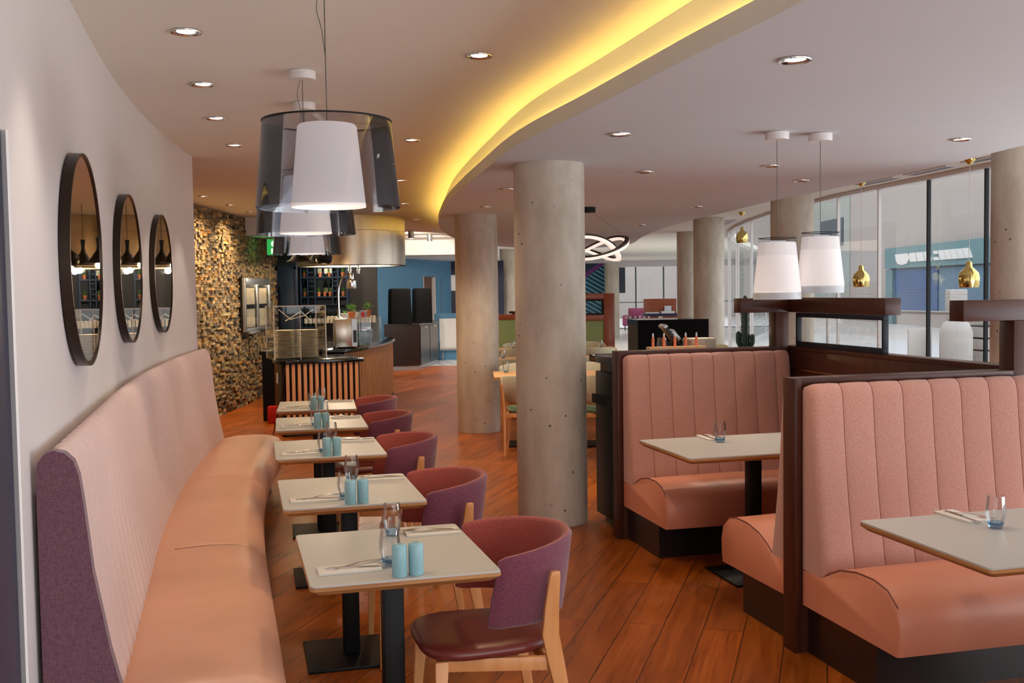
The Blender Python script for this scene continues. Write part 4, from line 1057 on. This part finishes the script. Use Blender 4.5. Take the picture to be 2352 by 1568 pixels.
# ------------------------------------------------------------------ sage green dining area behind the columns
gc=make_chair('green_chair','x','sage green dining chairs',MT['cream_cloth'],MT['sage_cloth'],MT['sage_leather'],MT['beech'])
GT=[(.15,11.05,R(2),'pale oak table just behind the centre column'),(.92,10.98,R(2),'pale oak table right of the centre column with a black post'),(.12,13.5,0,'pale oak table in the second green row, left'),(.83,13.55,0,'pale oak table in the second green row, right'),(.15,15.75,0,'pale oak table in the third green row, left'),(1.2,15.75,0,'pale oak table in the third green row, right')]
def oak_table(name,label,pos,rz):
    t=thing(name,label,'table',pos,rz,'pale oak tables')
    G().prism(rrect(.70,.75,.012),.722,.75).obj('tabletop',MT['oak'],t,.002)
    G().box(-.28,-.3,.70,.28,.3,.7218).obj('under_frame',MT['oak'],t)
    G().box(-.045,-.045,.014,.045,.045,.70).obj('post',MT['black_metal'],t); G().cbox(0,0,.007,.42,.42,.014).obj('base',MT['black_metal'],t)
    return t
ot=None
for x,y,rz,lab in GT:
    if ot is None: ot=oak_table('oak_table',lab,(x,y,0),rz)
    else: dup(ot,(x,y,0),rz,lab)
gch=[(.17,10.47,R(-88),'sage green chair on the near side of the table behind the centre column'),(.14,11.70,R(90),'sage green chair on the far side of the table behind the centre column'),
 (.93,10.40,R(-90),'sage green chair whose cream back shows right of the centre column'),(.90,11.65,R(92),'sage green chair on the far side of the table right of the centre column'),
 (.10,12.92,R(-90),'sage green chair on the near side of the second row, left'),(.83,12.95,R(-90),'sage green chair on the near side of the second row, right'),
 (.12,15.18,R(-90),'sage green chair on the near side of the third row, left'),(1.2,15.18,R(-90),'sage green chair on the near side of the third row, right'),
 (.14,16.4,R(90),'sage green chair on the far side of the third row, left'),(1.18,16.4,R(90),'sage green chair on the far side of the third row, right')]
for i,(x,y,rz,lab) in enumerate(gch):
    if i==0: gc.location=(x,y,0); gc.rotation_euler=(0,0,rz); gc['label']=lab
    else: dup(gc,(x,y,0),rz,lab)
for x,y,lab in ((-.07,11.2,'tumbler on the oak table left of the centre column'),(-.12,13.55,'tumbler on the second row oak table left of the centre column'),(0.02,15.8,'tumbler on the third row oak table left of the centre column'),(.72,13.5,'tumbler on the second row oak table right of the centre column'),(1.33,15.7,'tumbler on the third row oak table at its right end')):
    o=dup(tum,(x,y,.7503),0,lab); 
# green booth with wood frame
t=thing('green_partition','sage green booth back with red brown wood frame and small window','partition',(.75,17.6,0),R(0))
G().box(-.98,0,.0,.15,.08,1.14).obj('back_panel',MT['sage_panel'],t); G().box(-.98,-.02,1.1405,.15,.1,1.225).obj('top_rail',MT['red_wood'],t,.003)
G().box(.15,0,0,.80,.08,1.10).obj('back_panel',MT['sage_panel'],t)
f=G(); f.box(.801,-.02,0,.98,.1,1.56).box(.151,-.02,1.1005,.80,.1,1.20).box(.151,-.02,1.46,.80,.1,1.56).box(.151,-.02,1.20,.19,.1,1.46)
f.obj('frame',MT['red_wood'],t,.003)
w_=G(); w_.box(.191,.0,1.201,.80,.06,1.225).box(.191,0,1.43,.80,.06,1.459).box(.191,0,1.225,.215,.06,1.43).box(.765,0,1.225,.80,.06,1.43)
w_=w_.obj('window_frame',MT['black_metal'],t); G().box(.215,.025,1.225,.765,.031,1.43).obj('window_glass',MT['pane'],w_,smooth=0)
o=thing('booth_shelf','dark wood booth top seen beyond the green partition','shelf',(.15,19.5,0))
G().box(-.15,0,0,.35,.1,1.2).obj('panel',MT['red_wood'],o); G().box(-.2,-.05,1.2005,.4,.15,1.24).obj('top',MT['walnut_h'],o)
# reception desk
t=thing('reception_desk','red brown reception desk with a dark shelf and papers beyond the columns','desk',(3.38,24,0),R(-4))
G().box(-.33,-.02,0,.42,.35,.985).obj('front_panel',MT['red_wood'],t); G().box(-.36,-.06,.986,.45,.4,1.05).obj('shelf',MT['navy'],t); G().box(-.33,.28,1.0505,.42,.35,1.385).obj('back_panel',MT['red_wood'],t)
G().box(-.02,-.075,.955,.08,-.061,.985).obj('label_plate',MT['paper'],t)
from_desk=lambda x,y,z:tuple(Matrix.Translation((3.38,24,0))@Matrix.Rotation(R(-4),4,'Z')@Vector((x,y,z)))
o=tag(G().box(-.15,-.1,0,.15,.1,.03).obj('paper_stack',MT['white_gloss'],loc=from_desk(-.15,.12,1.0505)),'stack of white paper at the left on the reception desk','papers')
o=tag(G().box(-.15,-.1,0,.15,.1,.05).obj('paper_stack',MT['white_gloss'],loc=from_desk(.2,.10,1.0505)),'stack of white paper at the right on the reception desk','papers')
t=thing('desk_frame','small silver picture stand on the reception desk','stand',from_desk(.22,.23,1.0505))
G().box(-.07,0,0,.07,.012,.16).obj('board',MT['white_gloss'],t); G().box(-.08,-.004,-.0,.08,-.0005,.17).obj('frame',MT['silver_frame'],t)
# purple armchair in the far lobby
t=thing('armchair','purple tweed armchair in the far lobby','armchair',(4.80,40.8,0),R(-20))
t.scale=(1.12,1.12,1.0)
G().box(-.36,-.36,.18,.36,.36,.44).obj('seat',MT['purple_cloth'],t,.05,3)
G().box(-.30,.22,.44,.30,.37,.86).obj('backrest',MT['purple_cloth'],t,.05,3)
for s in (-1,1): G().box(s*.29-.07,-.34,.30,s*.29+.07,.30,.60).obj('armrest',MT['purple_cloth'],t,.04,3)
for a in (-.28,.28):
    for b in (-.28,.28): G().lathe([(.015,0),(.02,.18)],10,Matrix.Translation((a,b,0))).obj('leg',MT['black_metal'],t)
t=thing('glass_screen','clear glass screen with white dots before the purple armchair','screen',(2.43,22.95,0),R(0))
G().box(-.05,0,0.02,.62,.012,1.9).obj('pane',MT['pane'],t,smooth=0); G().box(-.05,-.02,0,.62,.03,.02).obj('foot',MT['chrome'],t)
g=G()
for k in range(7): g.lathe([(.0005,0),(.022,0),(.022,.002),(.0005,.002)],16,Matrix.Translation((-.02+k*.1,-.0005,1.0))@Matrix.Rotation(R(90),4,'X'),cap=False)
g.obj('dots',MT['white_gloss'],t)
# pale table and chairs by the window behind the cactus
t=thing('round_table','small round white table by the window behind the cactus','table',(2.95,14.6,0))
G().lathe([(.0005,.73),(.34,.73),(.35,.74),(.34,.75),(.0005,.75)],36,cap=False).obj('tabletop',MT['white_gloss'],t); G().lathe([(.2,0),(.2,.012),(.03,.03),(.03,.73)],20).obj('pedestal',MT['white_metal'],t)
for x,y,rz,lab in ((3.0,13.9,R(-90),'pale green chair beside the cactus, in front of the round white table'),(2.9,15.35,R(90),'pale green chair behind the round white table')):
    dup(gc,(x,y,0),rz,lab)

# ------------------------------------------------------------------ pendant lamps
def big_lamp(label,x,y,zb,s=1.0):
    t=thing('pendant_lamp',label,'pendant lamp',(x,y,zb),0,'large pendant lamps over the white tables')
    h=ZU-zb
    G().lathe([(.2535*s,0),(.226*s,.303*s),(.2225*s,.303*s),(.250*s,0)],72,cap=False).obj('outer_shade',MT['smoke'],t,smooth=40)
    G().lathe([(.1315*s,.003*s),(.104*s,.285*s),(.098*s,.292*s),(.0005,.292*s),(.0005,.288*s),(.098*s,.288*s),(.102*s,.281*s),(.1285*s,.003*s)],56,cap=False).obj('inner_shade',MT['opal'],t,smooth=40)
    g=G(); 
    g.lathe([(.224*s,.3005*s),(.228*s,.3005*s),(.228*s,.306*s),(.224*s,.306*s)],72,cap=False); g.obj('top_rim',MT['black_metal'],t)
    G().box(-.224*s,-.01,.293*s,.224*s,.01,.297*s).box(-.01,-.224*s,.293*s,.01,.224*s,.297*s).obj('carrier',MT['acrylic'],t,smooth=0)
    G().lathe([(.066,h-.045),(.068,h-.042),(.068,h-.002),(.0005,h-.002)],36,cap=True).obj('ceiling_rose',MT['white_metal'],t)
    G().tube([(0,0,.297*s),(0,0,h-.044)],.0022,6).obj('cable',MT['cable'],t)
    G().tube(spline([(0.0,0,h-.30),(-.012,.004,h-.2),(-.03,.01,h-.12),(-.012,.0,h-.044)],5),.0016,6).obj('steel_wire',MT['cable'],t)
    return t
big_lamp('large smoky pendant lamp with white inner shade, nearest the camera',-.643,3.732,1.935)
big_lamp('large smoky pendant lamp with white inner shade, second behind the nearest',-1.045,5.37,1.935)
big_lamp('smoky pendant lamp with white inner shade, smallest looking and farthest of the three',-1.212,6.257,1.865,.80)
def booth_lamp(label,x,y,zb):
    t=thing('pendant_lamp',label,'pendant lamp',(x,y,zb),0,'white pendant lamps over the booths'); h=ZL-zb
    G().lathe([(.137,0),(.140,.004),(.105,.342),(.1015,.346),(.0985,.346),(.102,.340),(.1365,.004)],56,cap=False).obj('outer_shade',MT['fizz'],t,smooth=40)
    G().lathe([(.1335,.043),(.1035,.322),(.097,.326),(.0005,.326),(.0005,.322),(.095,.322),(.1300,.043)],56,cap=False).obj('inner_shade',MT['opal'],t,smooth=40)
    G().lathe([(.1345,.0015),(.1332,.042),(.1305,.042),(.1318,.0015)],56,cap=False).obj('bottom_band',MT['white_gloss'],t)
    G().lathe([(.1015,.3465),(.106,.3465),(.106,.350),(.1015,.350)],56,cap=False).obj('top_rim',MT['black_metal'],t)
    G().box(-.045,-.02,.3265,.045,.02,.334).obj('lamp_holder',MT['silver_frame'],t)
    G().lathe([(.065,h-.045),(.067,h-.042),(.067,h-.002),(.0005,h-.002)],36).obj('ceiling_rose',MT['white_metal'],t)
    G().tube([(0,0,.333),(0,0,h-.044)],.002,6).obj('cable',MT['cable'],t)
    return t
booth_lamp('white pendant lamp with clear rim hanging over the booths, left and lower one',1.516,5.97,1.56)
booth_lamp('white pendant lamp with clear rim hanging over the booths, right and higher one',1.785,6.05,1.592)
def brass_lamp(label,x,y,zb,s):
    t=thing('brass_pendant',label,'pendant lamp',(x,y,zb),0,'brass bell pendants along the window'); h=ZU-zb
    G().lathe([(.078*s,0),(.083*s,.02*s),(.088*s,.085*s),(.08*s,.125*s),(.05*s,.158*s),(.027*s,.175*s),(.027*s,.205*s),(.019*s,.222*s),(.006*s,.228*s),(.0005,.228*s)],48,cap=False).obj('bell_shade',MT['brass'],t,smooth=60)
    G().lathe([(.0005,.06*s),(.03*s,.06*s),(.03*s,.1*s),(.0005,.12*s)],16,cap=False).obj('bulb',MT['opal'],t)
    G().tube([(0,0,.225*s),(0,0,h-.05)],.0022,6).obj('cord',MT['white_metal'],t)
    G().lathe([(.0005,h-.055),(.02,h-.05),(.05,h-.012),(.052,h-.001),(.0005,h-.001)],28,cap=False).obj('ceiling_cup',MT['brass'],t)
    return t
brass_lamp('brass bell pendant lamp nearest the right edge column',4.15,9.5,1.60,1.05)
brass_lamp('brass bell pendant lamp in the middle, right of the white pendants',3.83,11.47,1.615,1.05)
brass_lamp('brass bell pendant lamp farthest away, above the cactus',3.50,15.87,2.30,1.05)
# twisted led loop lamp
t=thing('loop_lamp','twisted glowing loop pendant lamp beside the centre column','pendant lamp',(.80,11.25,2.085))
pts=[];N=200
for k in range(N):
    a=4*pi*k/N
    q=.40+.05*cos(1.5*a+.6); pts.append(Vector((q*cos(a),.8*q*sin(a),.115*sin(1.5*a+.9))))
def ribbon(w,h,dz):
    loops=[]
    for k in range(N):
        d=(pts[(k+1)%N]-pts[k-1]).normalized(); s=d.cross(Vector((0,0,1))).normalized(); tw=0; 
        s2=(s*cos(tw*.5)+Vector((0,0,1))*sin(tw*.5)); u=s2.cross(d).normalized(); c=pts[k]+u*dz
        loops.append([c-s2*w-u*h,c+s2*w-u*h,c+s2*w+u*h,c-s2*w+u*h])
    return loops
loops=ribbon(.022,.010,0)
G().loft(loops,closed=True).obj('frame',MT['bronze'],t,smooth=60)
loops2=ribbon(.024,.014,-.0245)
G().loft(loops2,closed=True).obj('diffuser',MT['led_white'],t,smooth=60)
h=ZL-2.085
G().lathe([(.085,h-.055),(.085,h-.001)],32,Matrix.Translation((.03,0,0))).obj('ceiling_rose',MT['black_metal'],t)
for k,(bx,by) in ((4,(.09,0)),(70,(-.02,.04)),(135,(-.02,-.04))): G().tube([pts[k]+Vector((0,0,.02)),(bx,by,h-.055)],.0016,5).obj('suspension_wire',MT['cable'],t)

# ------------------------------------------------------------------ downlights
def downlight(x,y,z,label,r=.065,lit=True,power=0,col=(1,.8,.58),ang=70,tilt=None,blend=.7):
    t=thing('downlight',label,'downlight',(x,y,z),0,'recessed ceiling downlights')
    G().lathe([(r*.62,.0),(r*.66,-.004),(r*.97,-.008),(r,-.004),(r,-.0005),(r*.62,-.0005)],32,cap=False).obj('ring',MT['chrome'],t,smooth=60)
    G().lathe([(.0005,-.0015),(r*.61,-.0015),(r*.61,-.0008),(.0005,-.0008)],24,cap=False).obj('lens',MT['lens' if lit else 'white_gloss'],t)
    if power:
        l=bpy.data.lights.new('downlight_beam','SPOT'); l.energy=power; l.color=col; l.spot_size=R(ang); l.spot_blend=blend; l.shadow_soft_size=.03
        o=bpy.data.objects.new('downlight_beam',l); COL.objects.link(o); o.parent=t; o.location=(0,0,-.012)
        if tilt: o.rotation_euler=tilt
    return t
WARM=(1,.74,.46); NEUT=(1,.86,.70)
DL=[(-1.375,4.535,'downlight on the upper ceiling nearest the top left corner'),(-1.635,5.663,'second downlight along the white wall'),(-1.871,6.75,'third downlight along the white wall'),(-2.078,7.975,'fourth downlight along the white wall')]
for x,y,lab in DL: downlight(x,y,ZU-.0005,lab,power=26,col=NEUT,ang=66,blend=.4)
downlight(-1.03,3.1,ZU-.0005,'downlight above the near end of the banquette, out of frame',power=30,col=NEUT,ang=76)
for x,y,lab in ((-3.512,12.04,'downlight nearest the start of the stone wall'),(-3.531,13.261,'second downlight along the stone wall'),(-3.57,14.428,'third downlight along the stone wall')): downlight(x,y,ZU-.0005,lab,.058,power=130,col=WARM,ang=155,blend=1.0)
for x,y,lab in ((-.137,5.072,'downlight right of the nearest pendant on the upper ceiling'),(-.725,7.835,'downlight beside the nearest pendant rim on the upper ceiling'),(-1.105,10.643,'downlight below the pendant rim line toward the hood'),(-1.359,13.437,'downlight just before the steel hood'),(-1.465,16.374,'downlight right of the steel hood top'),(-1.37,19.301,'downlight by the tip of the ceiling island'),(-2.047,22.0,'farthest downlight before the blue wall')): downlight(x,y,ZU-.0005,lab,power=(50 if y<8 else 120 if y<12 else 75 if y<18 else 160),col=WARM if y<12 else NEUT,ang=125)
for x,y,lab in ((1.106,4.075,'large downlight on the dropped ceiling nearest the camera'),(.626,5.95,'downlight on the dropped ceiling above the centre column'),(2.725,6.363,'downlight on the dropped ceiling near the right edge'),(1.016,7.89,'small downlight right of the centre column top'),(1.886,7.611,'small downlight left of the pendant cables'),(2.413,8.704,'small downlight right of the pendant cables'),(-.019,9.09,'downlight left of the centre column top'),(-.262,10.99,'downlight above the second column'),(2.016,11.342,'small downlight toward the window column'),(1.796,14.459,'farthest small downlight on the dropped ceiling')): downlight(x,y,ZL-.0005,lab,power=34 if y<7 else 60,col=NEUT,ang=110,lit=y<7)
for x,y,lab in ((-1.847,19.52,'small surface mounted spot right of the hood, left one'),(-1.60,20.8,'small surface mounted spot right of the hood, right one')):
    t=thing('surface_spot',lab,'spotlight',(x,y,ZU)); G().lathe([(.05,-.14),(.055,-.13),(.055,-.001)],24).obj('housing',MT['silver_frame'],t); G().lathe([(.0005,-.142),(.045,-.142)],20,cap=False).obj('lens',MT['lens'],t)
    l=bpy.data.lights.new('spot_beam','SPOT'); l.energy=260; l.color=NEUT; l.spot_size=R(110); l.spot_blend=.6; l.shadow_soft_size=.04
    o=bpy.data.objects.new('spot_beam',l); COL.objects.link(o); o.parent=t; o.location=(0,0,-.16); o.rotation_euler=(R(68),0,R(8))
for x,y,lab in ((-2.9,14.3,'added downlight above the bar before the hood'),(-3.15,18.2,'added downlight above the bar shelves'),(-2.6,18.35,'added downlight right of the bar shelves')): downlight(x,y,ZU-.0005,lab,power=90,col=NEUT,ang=120)  # added to brighten the dark kitchen end
for x,y,lab in ((.6,25.5,'added far lobby fill downlight left'),(3.0,27,'added far lobby fill downlight middle'),(5.2,30,'added far lobby fill downlight right'),(1.2,31,'added far lobby fill downlight before the mural'),(4.4,39.5,'added far lobby fill downlight above the purple armchair')): downlight(x,y,ZU-.0005,lab,power=190,col=NEUT,ang=140)  # fill downlights added to lift the far lobby
def point(name,loc,power,col,r=.05):
    l=bpy.data.lights.new(name,'POINT'); l.energy=power; l.color=col; l.shadow_soft_size=r
    o=bpy.data.objects.new(name,l); COL.objects.link(o); o.location=loc; return o
for x,y,z in ((-.643,3.732,2.10),(-1.045,5.37,2.10),(-1.212,6.257,2.0)): point('pendant_bulb',(x,y,z),.3,(1,.86,.72),.04)
for x,y,z in ((1.516,5.97,1.72),(1.785,6.05,1.75)): point('pendant_bulb',(x,y,z),1.5,(1,.86,.72),.04)
for a in (0,2.1,4.2): point('hood_fill',(-2.43+.45*cos(a),16.05+.45*sin(a),2.0),22,(1,.82,.6),.04)  # fill points added under the hood to brighten the bar, no fixtures
point('exit_glow',(-3.74,16.0,2.3),.5,(.2,1,.35),.05)
point('bar_bulb',(-2.62,13.0,2.0),7,(1,.7,.35),.04); point('bar_bulb',(-2.29,12.85,1.95),5,(1,.7,.35),.04)

# day lamp outside the right glazing, added fill lamp behind the camera, tilted up
def daylight(name,c,w_,h,rot,power,col):
    l=bpy.data.lights.new(name,'AREA'); l.shape='RECTANGLE'; l.size=w_; l.size_y=h; l.energy=power; l.color=col
    o=bpy.data.objects.new(name,l); COL.objects.link(o); o.location=c; o.rotation_euler=rot; return o
def win_day(i0,i1,power,tilt=0,z=1.3,h=2.3):
    a=Vector(WP[i0]+(0,)); b=Vector(WP[i1]+(0,)); L=(b-a).length; ang=math.atan2(b.y-a.y,b.x-a.x); m=(a+b)/2
    daylight('window_daylight',(m.x+.12*sin(ang),m.y-.12*cos(ang),z),L,h,(R(90+tilt),0,ang),power,(.90,.95,1.0))
win_day(0,5,DAY_R,32,.95,1.6)
daylight('front_fill',(.6,-2.47,.9),10,1.6,(R(90+42),0,0),FILL_B,(.95,.97,1.0))  # unseen fill added to brighten the ceilings, no glazing is built here
